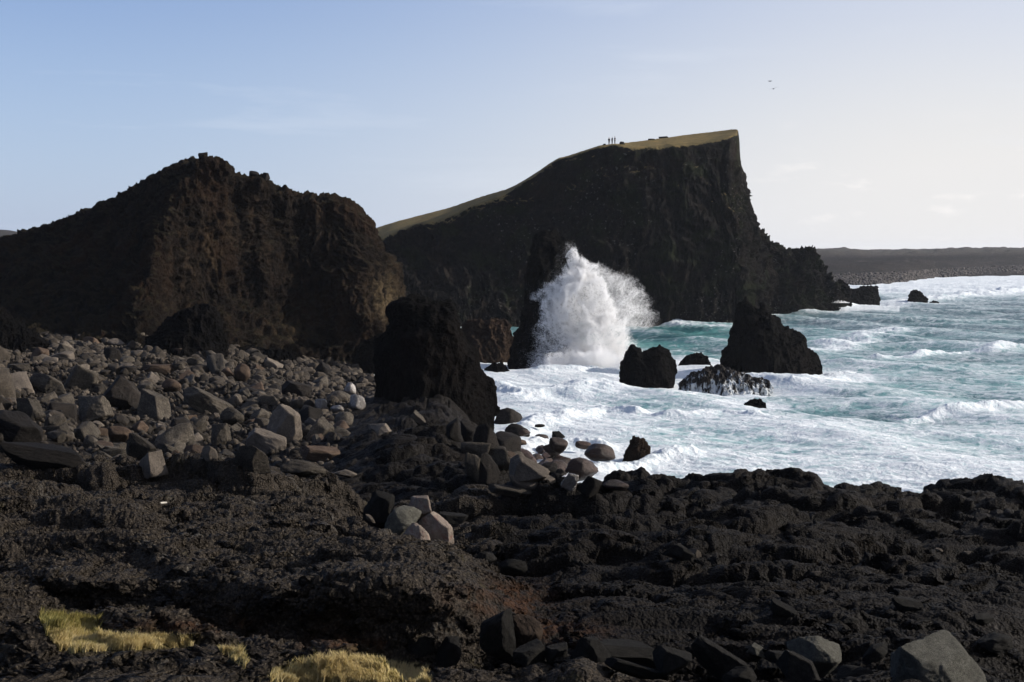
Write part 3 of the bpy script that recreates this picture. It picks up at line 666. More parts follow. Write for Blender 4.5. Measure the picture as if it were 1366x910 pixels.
G = sheet(hill, 200, 80, 2, 2); G[..., 2] += 1.2 * fbm(G[..., 0] * .02, G[..., 1] * .02, 0, 4, 77)
cliff_obj('far_hill', G, M_FAR, 'far brown hill at the left edge', kind='structure', attrs={'turf': np.full(G.shape[:2], 0.5)})

# ------------------------------------------------------------------ sea
def sea_height(X, Y):
    r = np.random.default_rng(11); h = 0
    base = math.radians(205)           # swell runs towards the shore, lower left
    for i in range(26):
        lam = 34 * (0.82 ** i) * r.uniform(.85, 1.15); lam = max(lam, 1.1)
        th = base + r.normal() * 0.55; k = 2 * math.pi / lam; a = 0.0125 * lam if lam > 6 else 0.011 * lam
        ph = k * (X * math.sin(th) + Y * math.cos(th)) + r.uniform(0, 6.28) + 0.9 * gn(X / lam * .4, Y / lam * .4, 0, i)
        h = h + a * (2 * ((np.sin(ph) + 1) / 2) ** 1.7 - 0.8)
    return h

# breaking crests: (px,py) line in the photo, height, half width in metres
CRESTS = [([(640, 522), (700, 530), (760, 528), (820, 522)], 1.0, 2.2), ([(690, 574), (740, 562), (790, 552), (850, 556)], 1.0, 1.6),
          ([(690, 602), (760, 596), (800, 600)], 0.6, 1.3), ([(740, 500), (800, 498), (850, 486)], 1.6, 3.0),
          ([(800, 632), (860, 618), (920, 610)], 0.6, 1.0), ([(870, 430), (910, 434), (980, 436)], 0.8, 3), ([(1130, 408), (1060, 414)], 0.9, 4),
          ([(1180, 478), (1260, 472), (1366, 466)], 0.6, 1.8), ([(1200, 404), (1280, 396), (1366, 386)], 1.5, 6), ([(1210, 556), (1290, 552), (1366, 545)], 0.5, 1.0), ([(1000, 510), (1060, 515), (1130, 500)], 0.5, 2.5), ([(905, 560), (960, 556), (1010, 562)], 0.4, 1.5), ([(1060, 470), (1110, 466), (1180, 440)], .4, 3)]
def crest_field(X, Y):
    h = np.zeros_like(X); fo = np.zeros_like(X)
    wx = X + 1.6 * gn(X * .13, Y * .13, 0, 60) * (Y / 120); wy = Y + 1.6 * gn(X * .13, Y * .13, 5, 61) * (Y / 120)
    for pts, a, w in CRESTS:
        P = [((px - CX) / F * CAMZ * F / (py - HY), CAMZ * F / (py - HY)) for px, py in pts]
        d = np.full(X.shape, 1e9); end = np.zeros_like(X)
        for (x0, y0), (x1, y1) in zip(P[:-1], P[1:]):
            dx, dy = x1 - x0, y1 - y0; t = np.clip(((wx - x0) * dx + (wy - y0) * dy) / (dx * dx + dy * dy), 0, 1)
            q = np.hypot(wx - x0 - t * dx, (wy - y0 - t * dy)); d = np.minimum(d, q)
        g = np.exp(-(d / w) ** 2); h = h + a * g * (0.8 + 0.5 * gn(X * .35, Y * .35, 0, 62)); fo = fo + np.exp(-(d / (w * 1.2)) ** 2)
    return h, fo

def build_sea():
    pys = np.concatenate([np.linspace(337.2, 362, 80)[:-1], np.linspace(362, 662, 760), np.linspace(662, 900, 60)[1:]])[::-1]
    D = CAMZ * F / (pys - HY)
    pxs = np.concatenate([np.linspace(-1200, 380, 60)[:-1], np.linspace(380, 1420, 860), np.linspace(1420, 2900, 90)[1:]])
    X = (pxs - CX)[None] / F * D[:, None]; Y = np.repeat(D[:, None], len(pxs), 1)
    fade = 1 - sstep(600, 1200, Y)
    h = sea_height(X, Y) * fade * 0.75
    ch, cf = crest_field(X, Y)
    turb = ridged(X * .3, Y * .3, 0, 4, 65, .6) + .5
    foamy = np.exp(-((Y - 95) / 45.0) ** 2)
    Z = h * (1 - 0.35 * foamy) + ch * 0.7 + (0.16 * cf + 0.07 * foamy) * turb * fade
    px = CX + F * X / Y; py = HY + CAMZ * F / Y
    foam = 0.36 + 0.12 * sstep(440, 500, py) + 0.20 * sstep(520, 590, py) + 0.34 * (1 - sstep(720, 900, px)) * sstep(470, 500, py) + 0.75 * (1 - sstep(376, 400, py)) * sstep(1000, 1060, px)
    foam += 0.10 * sstep(620, 645, py)
    foam += -0.16 * np.exp(-(((px - 910) / 60) ** 2 + ((py - 446) / 12) ** 2)) + 0.10 * sstep(420, 384, py)
    foam += 0.38 * np.clip(cf, 0, 1) + 0.16 * np.clip(h, -1, 1)
    foam += 0.25 * (1 - sstep(600, 700, px))
    for k in OUT:
        O = np.array(k['outline'], float)
        if k['zb'] > 0.5: continue
        xc = ((O[:, 0].min() + O[:, 0].max()) / 2 - CX) / F * k['D']; hw = (O[:, 0].max() - O[:, 0].min()) / 2 / F * k['D']
        rr = np.hypot((X - xc) / (hw + 1.0), (Y - k['D']) / (k['depth'] + 2.0))
        foam += 0.75 * np.exp(-(np.maximum(rr - 0.9, 0) / 0.8) ** 2)
    foam += 0.3 * np.exp(-((py - 428) / 3.5) ** 2) * (px > 840) * (px < 1000) + 0.45 * np.exp(-((py - (411 + (px < 1040) * 5)) / 5) ** 2) * (px > 1010) * (px < 1200)
    me = mesh_from('sea', np.stack([X, Y, Z], -1), grid_faces(*X.shape), SEA)
    shallow = 1 - sstep(520, 700, Y) * 0.6; shallow = shallow * (1 - 0.65 * sstep(1100, 1300, px) * sstep(470, 400, py) if False else 1)
    attr(me, 'foam', np.clip(foam, 0, 1.6)); attr(me, 'thick', cf); attr(me, 'shallow', np.clip(1 - sstep(150, 420, Y) * 0.75 * sstep(950, 1050, px), 0, 1))
    tag(link('sea', me), 'foaming turquoise sea', kind='structure')
build_sea()
#BEGIN_ROCKS
# ------------------------------------------------------------------ boulders
_ico = {}
def ico(sub):
    if sub not in _ico:
        bm = bmesh.new(); bmesh.ops.create_icosphere(bm, subdivisions=sub, radius=1.0)
        V = np.array([v.co[:] for v in bm.verts], np.float32); Fc = np.array([[v.index for v in f.verts] for f in bm.faces], np.int32); bm.free()
        V /= np.linalg.norm(V, axis=1, keepdims=True); _ico[sub] = (V, Fc)
    return _ico[sub]

def rock_verts(seed, kind, sub):
    r = np.random.default_rng(seed); V, Fc = ico(sub)
    def rnd(n):
        a = r.normal(size=(n, 3)); return a / np.linalg.norm(a, axis=1, keepdims=True)
    if kind in ('block', 'slab', 'column'):
        n = np.array([[1, 0, 0], [-1, 0, 0], [0, 1, 0], [0, -1, 0], [0, 0, 1], [0, 0, -1]], float) + r.normal(size=(6, 3)) * (0.27 if kind != 'slab' else 0.17)
        if kind == 'column':
            a = np.arange(5) * 2 * math.pi / 5 + r.normal(size=5) * .35
            n = np.concatenate([np.stack([np.cos(a), np.sin(a), r.normal(size=5) * .14], -1), n[4:] + r.normal(size=(2, 3)) * .25])
        d = r.uniform(0.62, 0.8, len(n)); n = np.concatenate([n, rnd(11)]); d = np.concatenate([d, r.uniform(0.74, 0.98, 11)]); p = 90
    elif kind == 'angular':
        n = rnd(13); d = r.uniform(0.55, 0.95, 13); n = np.concatenate([n, -n[:5] + r.normal(size=(5, 3)) * .3]); d = np.concatenate([d, r.uniform(.6, .9, 5)]); p = 90
    elif kind == 'wedge':
        n = np.array([[.75, .0, .66], [-.9, .1, .2], [0, -1, .15], [0, 1, .1], [.1, .1, -1], [-.2, 0, 1]], float) + r.normal(size=(6, 3)) * .22
        d = np.array([.5, .7, .65, .65, .5, .55]); n = np.concatenate([n, rnd(9)]); d = np.concatenate([d, r.uniform(.75, 1.0, 9)]); p = 90
    else:
        n = rnd(22); d = r.uniform(0.72, 0.95, 22); p = 11
    n /= np.linalg.norm(n, axis=1, keepdims=True)
    dot = np.clip(V.astype(float) @ n.T, 0.0, None) / d
    R = (dot ** p).sum(1) ** (-1.0 / p)
    R = np.minimum(R, 1.5)
    P = V * R[:, None]
    s = seed % 97
    k = 0.045 if kind == 'round' else 0.034
    dd = 0.07 * gn(P[:, 0] * 1.1, P[:, 1] * 1.1, P[:, 2] * 1.1, s) + k * ridged(P[:, 0] * 2.6, P[:, 1] * 2.6, P[:, 2] * 2.6, 3 if sub > 3 else 1, s + 1)
    if sub >= 5: dd = dd + 0.010 * ridged(P[:, 0] * 9, P[:, 1] * 9, P[:, 2] * 9, 3, s + 2)
    if kind in ('block', 'slab', 'column'):      # splitting planes
        t = P[:, 2] * 3.5 + 0.5 * gn(P[:, 0] * 1.5, P[:, 1] * 1.5, P[:, 2], s + 4); fr = t - np.floor(t); dd = dd - 0.014 * np.exp(-((fr - .5) / .10) ** 2) * (gn(P[:, 0], P[:, 1], P[:, 2] * 2, s + 5) > -0.1)
    P = P * (1 + dd)[:, None]
    lo, hi = P.min(0), P.max(0); P = (P - (lo + hi) / 2) / ((hi - lo) / 2)
    return P, Fc

_meshes = {}
def rock_mesh(kind, var, sub, mat):
    key = (kind, var, sub, mat.name)
    if key not in _meshes:
        P, Fc = rock_verts(1000 + var * 13 + len(kind) * 101, kind, sub)
        me = mesh_from('boulder_' + kind, P, Fc, mat)
        _meshes[key] = me
    return _meshes[key]

RM = dict(
    grey=rock_material('grey_boulder', (0.015, 0.0125, 0.010), (0.044, 0.037, 0.029), (0.105, 0.089, 0.070), bumpd=0.06, banded=0.2, lichen=0.3),
    pale=rock_material('pale_boulder', (0.045, 0.037, 0.029), (0.085, 0.070, 0.056), (0.15, 0.125, 0.10), bumpd=0.03, rough=0.75),
    brown=rock_material('brown_boulder', (0.022, 0.015, 0.011), (0.05, 0.034, 0.024), (0.10, 0.070, 0.049), bumpd=0.05),
    dark=rock_material('dark_boulder', (0.004, 0.0035, 0.003), (0.011, 0.009, 0.0078), (0.028, 0.023, 0.019), bumpd=0.08),
    pink=rock_material('pinkish_boulder', (0.085, 0.068, 0.055), (0.145, 0.118, 0.096), (0.23, 0.19, 0.16), bumpd=0.02, spots=(0.13, 0.075, 0.06)),
    wetbrown=rock_material('wet_brown_rock', (0.010, 0.005, 0.0035), (0.030, 0.015, 0.010), (0.070, 0.038, 0.026), rough=0.42, spec=0.25, bumpd=0.06),
    wetpale=rock_material('wet_shining_rock', (0.05, 0.042, 0.036), (0.10, 0.085, 0.073), (0.17, 0.15, 0.13), rough=0.22, spec=0.6, bumpd=0.03),
    slabg=rock_material('olive_grey_slab', (0.07, 0.067, 0.056), (0.14, 0.135, 0.112), (0.27, 0.26, 0.22), scale=2.2, banded=1.6, lichen=0.6, bumpd=0.06),
    near=rock_material('near_dark_block', (0.006, 0.0054, 0.005), (0.018, 0.0165, 0.0145), (0.055, 0.050, 0.043), scale=2.0, banded=1.2, bumpd=0.06),
)
CNAME = dict(grey='grey', pale='pale', brown='brown', dark='dark', wetbrown='wet brown', wetpale='shining wet', pink='pinkish')
PLACED = []
def put_rock(px, py, w, h, kind, mat, label=None, tilt=0, yaw=0, depth=0.8, var=None, sub=4, D=None, cat='boulder', name='boulder', group=None, pitch=0, short=None, dd=0.0):
    """px,py = middle in the photo, w,h = size in photo pixels before the tilt"""
    if D is None: D = ray_ground(px, py + h * 0.38)[1] + dd
    W_ = w / F * D / 2; H_ = h / F * D / 2; De = depth * (W_ + H_) / 2
    c = PX(px, py, D + De * 0.4)
    me = rock_mesh(kind, var if var is not None else int(px * 7 + py) % 7, sub, RM[mat])
    o = link(name, me)
    o.location = c; o.scale = (W_, De, H_)
    o.rotation_euler = (math.radians(pitch), math.radians(tilt), math.radians(yaw))
    tag(o, label, cat, group)
    PLACED.append(dict(o=o, px=px, py=py, w=w, h=h, D=D, mat=mat, kind=kind, label=label, short=short))
    return o

# landmarks in the boulder field
LM = [
    (277, 538, 76, 30, 'slab', 'grey', 'long smooth grey slab tilted down to the right amid the boulders', 'the long tilted slab', dict(tilt=34, yaw=12, var=2)),
    (310, 557, 32, 27, 'round', 'grey', 'round-faced grey disc of rock at the lower end of the long tilted slab', 'the disc-shaped boulder', {}),
    (122, 545, 58, 40, 'block', 'grey', 'wide fractured grey block left of the big dark brown boulder', 'the wide fractured block', dict(yaw=-35, tilt=6)),
    (160, 527, 54, 54, 'angular', 'dark', 'big dark brown boulder between the fractured block and the leaning wedge', 'the big dark brown boulder', dict(yaw=20)),
    (207, 545, 60, 40, 'wedge', 'grey', 'leaning grey wedge with one broad lit side right of the dark brown boulder', 'the leaning wedge', dict(yaw=-40, tilt=22)),
    (66, 513, 62, 34, 'block', 'grey', 'flat-topped grey boulder with a black shaded left face', 'the flat-topped boulder', dict(yaw=-38, tilt=8)),
    (188, 598, 44, 34, 'column', 'grey', 'ribbed six-sided grey block tipped over to the right', 'the ribbed tipped block', dict(tilt=28, yaw=-25)),
    (206, 620, 38, 42, 'wedge', 'pale', 'pale upright wedge standing at the edge of the lava shelf', 'the pale upright wedge', dict(yaw=-45)),
    (131, 566, 17, 9, 'angular', 'pale', 'small almost white stone between darker blocks', 'the small white stone', dict(yaw=10)),
    (160, 580, 32, 24, 'round', 'brown', 'rust-orange rounded boulder above the ribbed tipped block', 'the rust-orange boulder', {}),
    (382, 568, 48, 54, 'angular', 'pale', 'tall pale-backed boulder at the right of the field', 'the tall pale-backed boulder', dict(yaw=-35, tilt=24)),
    (355, 590, 62, 34, 'slab', 'pale', 'pale sloping slab below the tall pale-backed boulder', 'the pale sloping slab', dict(tilt=24, yaw=-20)),
    (404, 627, 62, 26, 'round', 'grey', 'flat oval grey boulder on the right front edge of the field', 'the flat oval boulder', dict(tilt=3)),
    (461, 632, 36, 12, 'angular', 'pale', 'low pale stone just right of the flat oval boulder', 'the low pale stone', dict(tilt=6)),
    (427, 606, 52, 22, 'slab', 'brown', 'brown oblong boulder above the flat oval boulder', 'the brown oblong boulder', dict(tilt=6, yaw=15)),
    (338, 611, 50, 40, 'block', 'grey', 'square grey block with a lit top near the front edge', 'the square lit block', dict(yaw=-30, tilt=5)),
    (281, 604, 24, 22, 'block', 'pale', 'small pale cube-like stone with a bright right face', 'the pale cube-like stone', dict(yaw=-40)),
    (292, 580, 30, 36, 'block', 'grey', 'upright ribbed grey stone above the pale cube-like stone', 'the upright ribbed stone', dict(yaw=-30, tilt=10)),
    (60, 610, 120, 34, 'slab', 'dark', 'long black slab lying along the left front of the field', 'the long black slab', dict(tilt=14, yaw=12)),
    (18, 575, 78, 50, 'block', 'dark', 'huge black block at the left edge above the long slab', 'the huge black block', dict(tilt=18, yaw=-20)),
    (158, 459, 28, 13, 'round', 'pale', 'pale flattened boulder high against the foot of the headland', 'the pale flattened boulder', dict(tilt=14)),
    (182, 472, 18, 9, 'angular', 'pale', 'small bright stone right of the pale flattened boulder', 'the small bright stone', {}),
    (150, 474, 26, 22, 'round', 'dark', 'dark rounded boulder under the pale flattened boulder', 'the dark rounded boulder', {}),
    (364, 487, 28, 13, 'slab', 'pale', 'pale oblong stone tilted in the upper right of the field', 'the pale oblong stone', dict(tilt=26)),
    (323, 498, 22, 27, 'round', 'brown', 'egg-shaped light brown boulder in the upper middle', 'the egg-shaped boulder', {}),
    (229, 515, 26, 20, 'round', 'brown', 'rosy brown rounded boulder above the leaning wedge', 'the rosy rounded boulder', {}),
    (467, 520, 17, 20, 'round', 'wetpale', 'shining wet egg of rock nearest the inlet', 'the shining wet egg', {}),
    (477, 537, 22, 22, 'round', 'wetpale', 'shining wet boulder beside the dark rock tower', 'the shining wet boulder', {}),
    (429, 540, 18, 17, 'angular', 'wetpale', 'bright angular wet stone left of the shining boulders', 'the bright angular stone', {}),
    (450, 546, 18, 11, 'round', 'wetpale', 'small shining stone resting against the bright angular stone', 'the small shining stone', {}),
    (505, 573, 34, 18, 'block', 'pale', 'pale block alone on the lava in front of the dark tower', 'the pale lone block', dict(yaw=-30)),
    (24, 492, 34, 16, 'slab', 'grey', 'flat pale-edged slab near the left edge high on the field', 'the left flat slab', dict(tilt=4)),
    (40, 545, 44, 30, 'wedge', 'grey', 'ridged grey boulder between the flat-topped boulder and the huge black block', 'the ridged boulder', dict(yaw=-30)),
    (240, 470, 20, 14, 'block', 'brown', 'small square brown stone under the black mound', 'the square brown stone', dict(yaw=-30)),
    (395, 520, 42, 24, 'slab', 'dark', 'dark flat boulder tilted right in the middle of the upper right field', 'the dark tilted boulder', dict(tilt=20)),
    (210, 492, 44, 14, 'slab', 'brown', 'long thin brown slab with its end catching the light', 'the thin brown slab', dict(tilt=5, yaw=20)),
]
for px, py, w_, h_, kind, mat, lab, short, kw in LM:
    put_rock(px, py, w_, h_, kind, mat, lab, short=short, sub=5 if w_ > 26 else 4, group='boulders heaped on the beach', **kw)

# rocks that stand on the near lava
NEAR = [
    (564, 677, 40, 32, 'block', 'pink', 'smooth pinkish boulder perched on top of the forked pale rock', dict(D=25.0, yaw=-35, var=3)),
    (583, 708, 54, 40, 'angular', 'pink', 'forked pale pinkish rock carrying the smooth perched boulder', dict(D=24.8, yaw=-30, tilt=30)),
    (556, 722, 40, 52, 'round', 'pink', 'pale rounded rock leaning at the left of the forked rock', dict(D=24.3, yaw=-35)),
    (510, 682, 44, 52, 'block', 'near', 'dark angular rock with a lit edge left of the perched boulder', dict(D=24.9, yaw=-40, tilt=20)),
    (535, 697, 48, 44, 'angular', 'slabg', 'hollowed olive-grey rock between the dark angular rock and the pale one', dict(D=24.6, yaw=-20)),
    (494, 692, 18, 7, 'angular', 'pale', 'little pale stone left of the dark angular rock', dict(D=24, tilt=30)),
    (1240, 893, 135, 100, 'slab', 'slabg', 'large grooved grey slab in the bottom right corner', dict(D=12.6, tilt=8, yaw=40, depth=0.7, sub=6, var=1, pitch=-38)),
    (1092, 874, 72, 44, 'slab', 'slabg', 'pale grey tilted slab left of the large grooved slab', dict(D=13.4, tilt=22, yaw=32, depth=0.8, sub=6, pitch=-40)),
    (1072, 895, 74, 34, 'wedge', 'near', 'dark wedge under the pale tilted slab', dict(D=12.9, tilt=28, yaw=-20, sub=5)),
    (1142, 905, 58, 34, 'round', 'near', 'rounded grey stone between the two pale slabs', dict(D=12.5, sub=5)),
    (1038, 878, 40, 18, 'angular', 'near', 'small ribbed stone behind the dark wedge', dict(D=14.2, tilt=10, sub=5)),
    (958, 880, 78, 40, 'block', 'near', 'dark block with one straight lit edge at the bottom', dict(D=13.3, tilt=30, yaw=-30, sub=6)),
    (985, 903, 50, 30, 'angular', 'near', 'brownish angular stone below the dark edged block', dict(D=12.4, tilt=-10, sub=5)),
    (893, 885, 56, 40, 'angular', 'near', 'cracked dark stone with pale rims', dict(D=12.9, tilt=20, yaw=-20, sub=6)),
    (832, 869, 104, 26, 'slab', 'near', 'long dark slab lying right of the striped stones', dict(D=13.6, tilt=10, yaw=15, sub=6)),
    (845, 893, 80, 18, 'slab', 'near', 'low dark slab below the long dark slab', dict(D=12.9, tilt=16, pitch=-20, sub=5)),
    (793, 873, 56, 42, 'column', 'near', 'striped leaning stone left of the long dark slab', dict(D=13.3, tilt=28, yaw=-10, sub=6)),
    (742, 876, 34, 44, 'column', 'near', 'ribbed upright stone beside the striped leaning stone', dict(D=13.5, tilt=18, sub=6)),
    (708, 876, 50, 44, 'column', 'near', 'broken dark pillar stump with a white fleck on top', dict(D=13.5, yaw=20, sub=6)),
    (663, 848, 50, 76, 'column', 'near', 'tall black squared pillar with one thin lit edge', dict(D=14.4, yaw=-30, sub=6, tilt=3)),
    (702, 846, 46, 56, 'round', 'brown', 'rusty rounded rock beside the tall squared pillar', dict(D=14.6, sub=6)),
    (872, 828, 30, 12, 'wedge', 'pale', 'pale pointed shard on the dark lava', dict(tilt=38, D=18)),
    (926, 737, 20, 13, 'block', 'pale', 'small pale block on the dark lava beyond the pointed shard', dict(yaw=-30)),
    (905, 737, 46, 26, 'angular', 'near', 'dark rock carrying the small pale block', dict(yaw=-30)),
    (655, 763, 22, 17, 'round', 'near', 'small egg-like dark stone right of the shelf', dict(D=22)),
    (684, 757, 40, 24, 'round', 'near', 'dark rounded stone behind the egg-like stone', dict(D=23)),
    (648, 745, 30, 20, 'round', 'near', 'dark rounded stone left of its larger twin', dict(D=23.6)),
    (605, 692, 40, 14, 'slab', 'near', 'thin dark slab behind the forked pale rock', dict(tilt=4, D=29)),
    (612, 765, 34, 30, 'angular', 'near', 'rough dark stone at the right end of the shelf', dict(D=20)),
    (645, 778, 30, 22, 'round', 'near', 'low dark stone below the egg-like stone', dict(D=20.5)),
    (1253, 734, 12, 6, 'angular', 'pale', 'tiny light stone far right on the lava', {}),
    (1290, 738, 14, 5, 'angular', 'pale', 'tiny flat light stone right of the other light stone', {}),
    (1088, 766, 18, 7, 'angular', 'pale', 'tiny pale chip in the middle of the dark lava', {}),
]
NEAR += [
    (925, 868, 26, 16, 'angular', 'near', 'small dark stone above the cracked dark stone', dict(tilt=15)),
    (1010, 868, 34, 18, 'wedge', 'slabg', 'low grey shard behind the dark edged block', dict(tilt=24, yaw=25)),
    (1168, 872, 40, 24, 'angular', 'near', 'dark angular stone touching the left side of the large grooved slab', dict(tilt=-12)),
    (1330, 858, 60, 26, 'angular', 'near', 'dark jagged stone right of the large grooved slab', dict(tilt=14, yaw=20)),
    (1310, 826, 34, 16, 'block', 'near', 'square dark stone above the jagged stone', dict(yaw=30)),
    (1210, 806, 46, 18, 'slab', 'near', 'flat dark slab some way above the large grooved slab', dict(tilt=16)),
    (1130, 828, 30, 14, 'angular', 'near', 'small dark stone above the pale tilted slab', dict(tilt=-8)),
    (1045, 812, 40, 18, 'slab', 'near', 'thin dark slab half way up the lava slope', dict(tilt=22)),
    (600, 872, 40, 44, 'angular', 'near', 'rough dark block left of the tall squared pillar', dict(yaw=30)),
    (562, 862, 36, 30, 'angular', 'near', 'dark knobbly block beside the lowest grass patch', dict(yaw=-20)),
]
for px, py, w_, h_, kind, mat, lab, kw in NEAR:
    put_rock(px, py, w_, h_, kind, mat, lab, cat='rock', name='rock', sub=kw.pop('sub', 5), **kw)

# rocks along the water at the foot of the ledge
SHORE = [
    (680, 563, 44, 40, 'round', 'dark', 'big rounded dark rock at the right foot of the tower', {}),
    (690, 578, 34, 26, 'round', 'dark', 'dark rounded rock in front of the big rounded one', {}),
    (699, 633, 62, 40, 'angular', 'pale', 'large pale-topped rock above the lava ledge', dict(tilt=32, yaw=-30, sub=5)),
    (664, 612, 46, 34, 'block', 'grey', 'grey block with a flat top below the tower', dict(yaw=-30)),
    (650, 628, 26, 50, 'column', 'dark', 'upright dark pillar left of the large pale-topped rock', dict(yaw=-30)),
    (632, 625, 22, 44, 'column', 'grey', 'upright squared pillar with a lit right side', dict(yaw=-40)),
    (636, 600, 40, 22, 'block', 'grey', 'grey block lying across the squared pillars', dict(yaw=-20)),
    (605, 575, 20, 36, 'column', 'dark', 'dark column at the lava edge under the tower', {}),
    (625, 578, 22, 34, 'column', 'dark', 'dark column beside the first under the tower', dict(yaw=20)),
    (648, 590, 34, 56, 'block', 'dark', 'broad dark block at the right corner of the tower foot', dict(yaw=-20)),
    (562, 560, 30, 12, 'slab', 'grey', 'grey flat stone tilted on the lava before the tower', dict(tilt=36)),
    (700, 645, 46, 18, 'slab', 'pale', 'pale slab below the large pale-topped rock', dict(tilt=20)),
    (680, 655, 60, 14, 'slab', 'grey', 'long grey slab in front of the shore rocks', dict(tilt=8)),
    (762, 642, 22, 26, 'wedge', 'wetpale', 'pale wet wedge at the edge of the foam', dict(tilt=30)),
    (788, 650, 26, 32, 'block', 'dark', 'dark tilted block at the right of the wet wedge', dict(tilt=40)),
    (822, 648, 34, 16, 'round', 'wetbrown', 'low reddish rock just above the ledge crest', {}),
    (800, 604, 42, 25, 'round', 'wetbrown', 'rounded brown rock in the foam left of the small peaked rock', dict(D=108)),
    (745, 594, 26, 22, 'round', 'wetbrown', 'smooth brown rock at the outer edge of the shore', dict(D=110)),
    (778, 594, 22, 12, 'round', 'wetbrown', 'brown rock tip between two waves', dict(D=115)),
    (776, 626, 46, 34, 'round', 'wetbrown', 'broad brown rock washed by the nearest wave', dict(D=96)),
    (745, 580, 18, 11, 'wedge', 'dark', 'small dark pointed tip in the foam', dict(D=126)),
    (711, 558, 14, 7, 'round', 'dark', 'tiny dark tip in the foam beyond the rounded rocks', dict(D=138)),
    (720, 568, 14, 5, 'round', 'dark', 'flat dark tip in the foam', dict(D=132)),
    (700, 577, 16, 9, 'round', 'wetbrown', 'small brown tip touching the rounded dark rocks', dict(D=128)),
    (722, 583, 20, 8, 'round', 'wetbrown', 'long low brown tip in the foam', dict(D=124)),
    (738, 600, 30, 22, 'angular', 'wetbrown', 'ridged brown rock among the shore rocks', dict(D=111)),
    (690, 590, 26, 9, 'round', 'brown', 'yellow-brown weed-covered rock behind the grey blocks', dict(D=112)),
]
for px, py, w_, h_, kind, mat, lab, kw in SHORE:
    put_rock(px, py, w_, h_, kind, mat, lab, cat='shore rock', name='shore_rock', sub=kw.pop('sub', 4), short=None, **kw)

# scattered boulders of the field: sizes fall off like a real storm beach
def field(n, dmin, dmax, pxf, size, seed, sep=0.62):
    r = np.random.default_rng(seed); cells = {}; out = []
    for _ in range(n):
        D = math.sqrt(r.uniform(dmin ** 2, dmax ** 2)); lo, hi = pxf(D); px = r.uniform(lo, hi)
        x = (px - CX) / F * D; s = size(D, r)
        key = (int(x // 2), int(D // 2)); ok = True
        for i in (-1, 0, 1):
            for j in (-1, 0, 1):
                for (a, b, c) in cells.get((key[0] + i, key[1] + j), ()):
                    if (a - x) ** 2 + (b - D) ** 2 < (sep * (c + s)) ** 2: ok = False; break
                if not ok: break
            if not ok: break
        if ok:
            cells.setdefault(key, []).append((x, D, s)); out.append((x, D, s))
    return out
def beach_px(D):
    hi = np.interp(D, [56, 66, 76, 92, 105, 125, 150, 175, 200, 214], [330, 436, 446, 452, 462, 505, 512, 500, 470, 440])
    lo = np.interp(D, [56, 62, 72, 214], [-60, -150, -190, -190]); return lo, hi
def bsize(D, r):
    s = float(np.clip(r.lognormal(math.log(0.36), 0.5), 0.14, 1.15))
    return s * np.interp(D, [60, 90, 130, 200], [1.2, 1.1, 0.85, 0.7])
big = field(40000, 57, 210, beach_px, lambda D, r: bsize(D, r) * 1.15 + 0.12, 41, 0.50)
def shore_px(D):
    lo = np.interp(D, [72, 85, 95, 108, 118], [690, 655, 650, 664, 680]); hi = np.interp(D, [72, 85, 95, 108, 118], [800, 850, 805, 765, 715]); return lo, hi
shore = field(1100, 74, 118, shore_px, lambda D, r: float(np.clip(r.lognormal(math.log(0.52), 0.35), 0.25, 1.0)), 43, 0.46)

r5 = np.random.default_rng(51)
cand = []
for x, D, s in big:
    z = float(ground_z(x, D)) + s * r5.uniform(0.05, 0.55); px, py = project((x, D, z))
    cand.append((s / D, x, D, z, s, float(px), float(py)))
cand.sort(reverse=True)
def near_landmark(px, py, w):
    return any(abs(px - q['px']) < q['w'] * .42 + w * .3 and abs(py - q['py']) < q['h'] * .45 + w * .3 for q in PLACED[:len(LM)])
indiv, rest = [], []
for c in cand:
    w = 2 * c[4] / c[2] * F
    vis = 0 <= c[5] <= 470 + 40 * (c[6] < 540) and c[6] < 640 - w * 0.2 and c[6] > 440
    if near_landmark(c[5], c[6], w) and c[4] > 0.3: continue
    (indiv if len(indiv) < 232 and vis else rest).append(c)
KINDS = ['block', 'angular', 'wedge', 'angular', 'slab', 'block', 'slab', 'column', 'angular']
FIELD = []
for q, (k, x, D, z, s, px, py) in enumerate(indiv):
    right = px > 400
    mat = r5.choice(['grey', 'grey', 'grey', 'brown', 'grey', 'pale', 'dark', 'grey']) if not right else r5.choice(['grey', 'brown', 'dark', 'grey', 'wetpale' if px > 440 else 'pale'])
    kind = KINDS[r5.integers(len(KINDS))] if not (right and px > 440) else 'round'
    o = link('boulder', rock_mesh(kind, int(r5.integers(7)), 4, RM[mat]))
    asp = r5.uniform(0.62, 1.35, 3); asp[2] *= 0.8
    if kind == 'slab': asp *= (1.35, 0.9, 0.5)
    o.location = (x, D, z); o.scale = tuple(s * asp)
    o.rotation_euler = (r5.normal() * .35, r5.normal() * .38, r5.uniform(0, 6.28))
    FIELD.append(dict(o=o, px=px, py=py, w=2 * s / D * F, s=s, mat=str(mat), kind=kind))

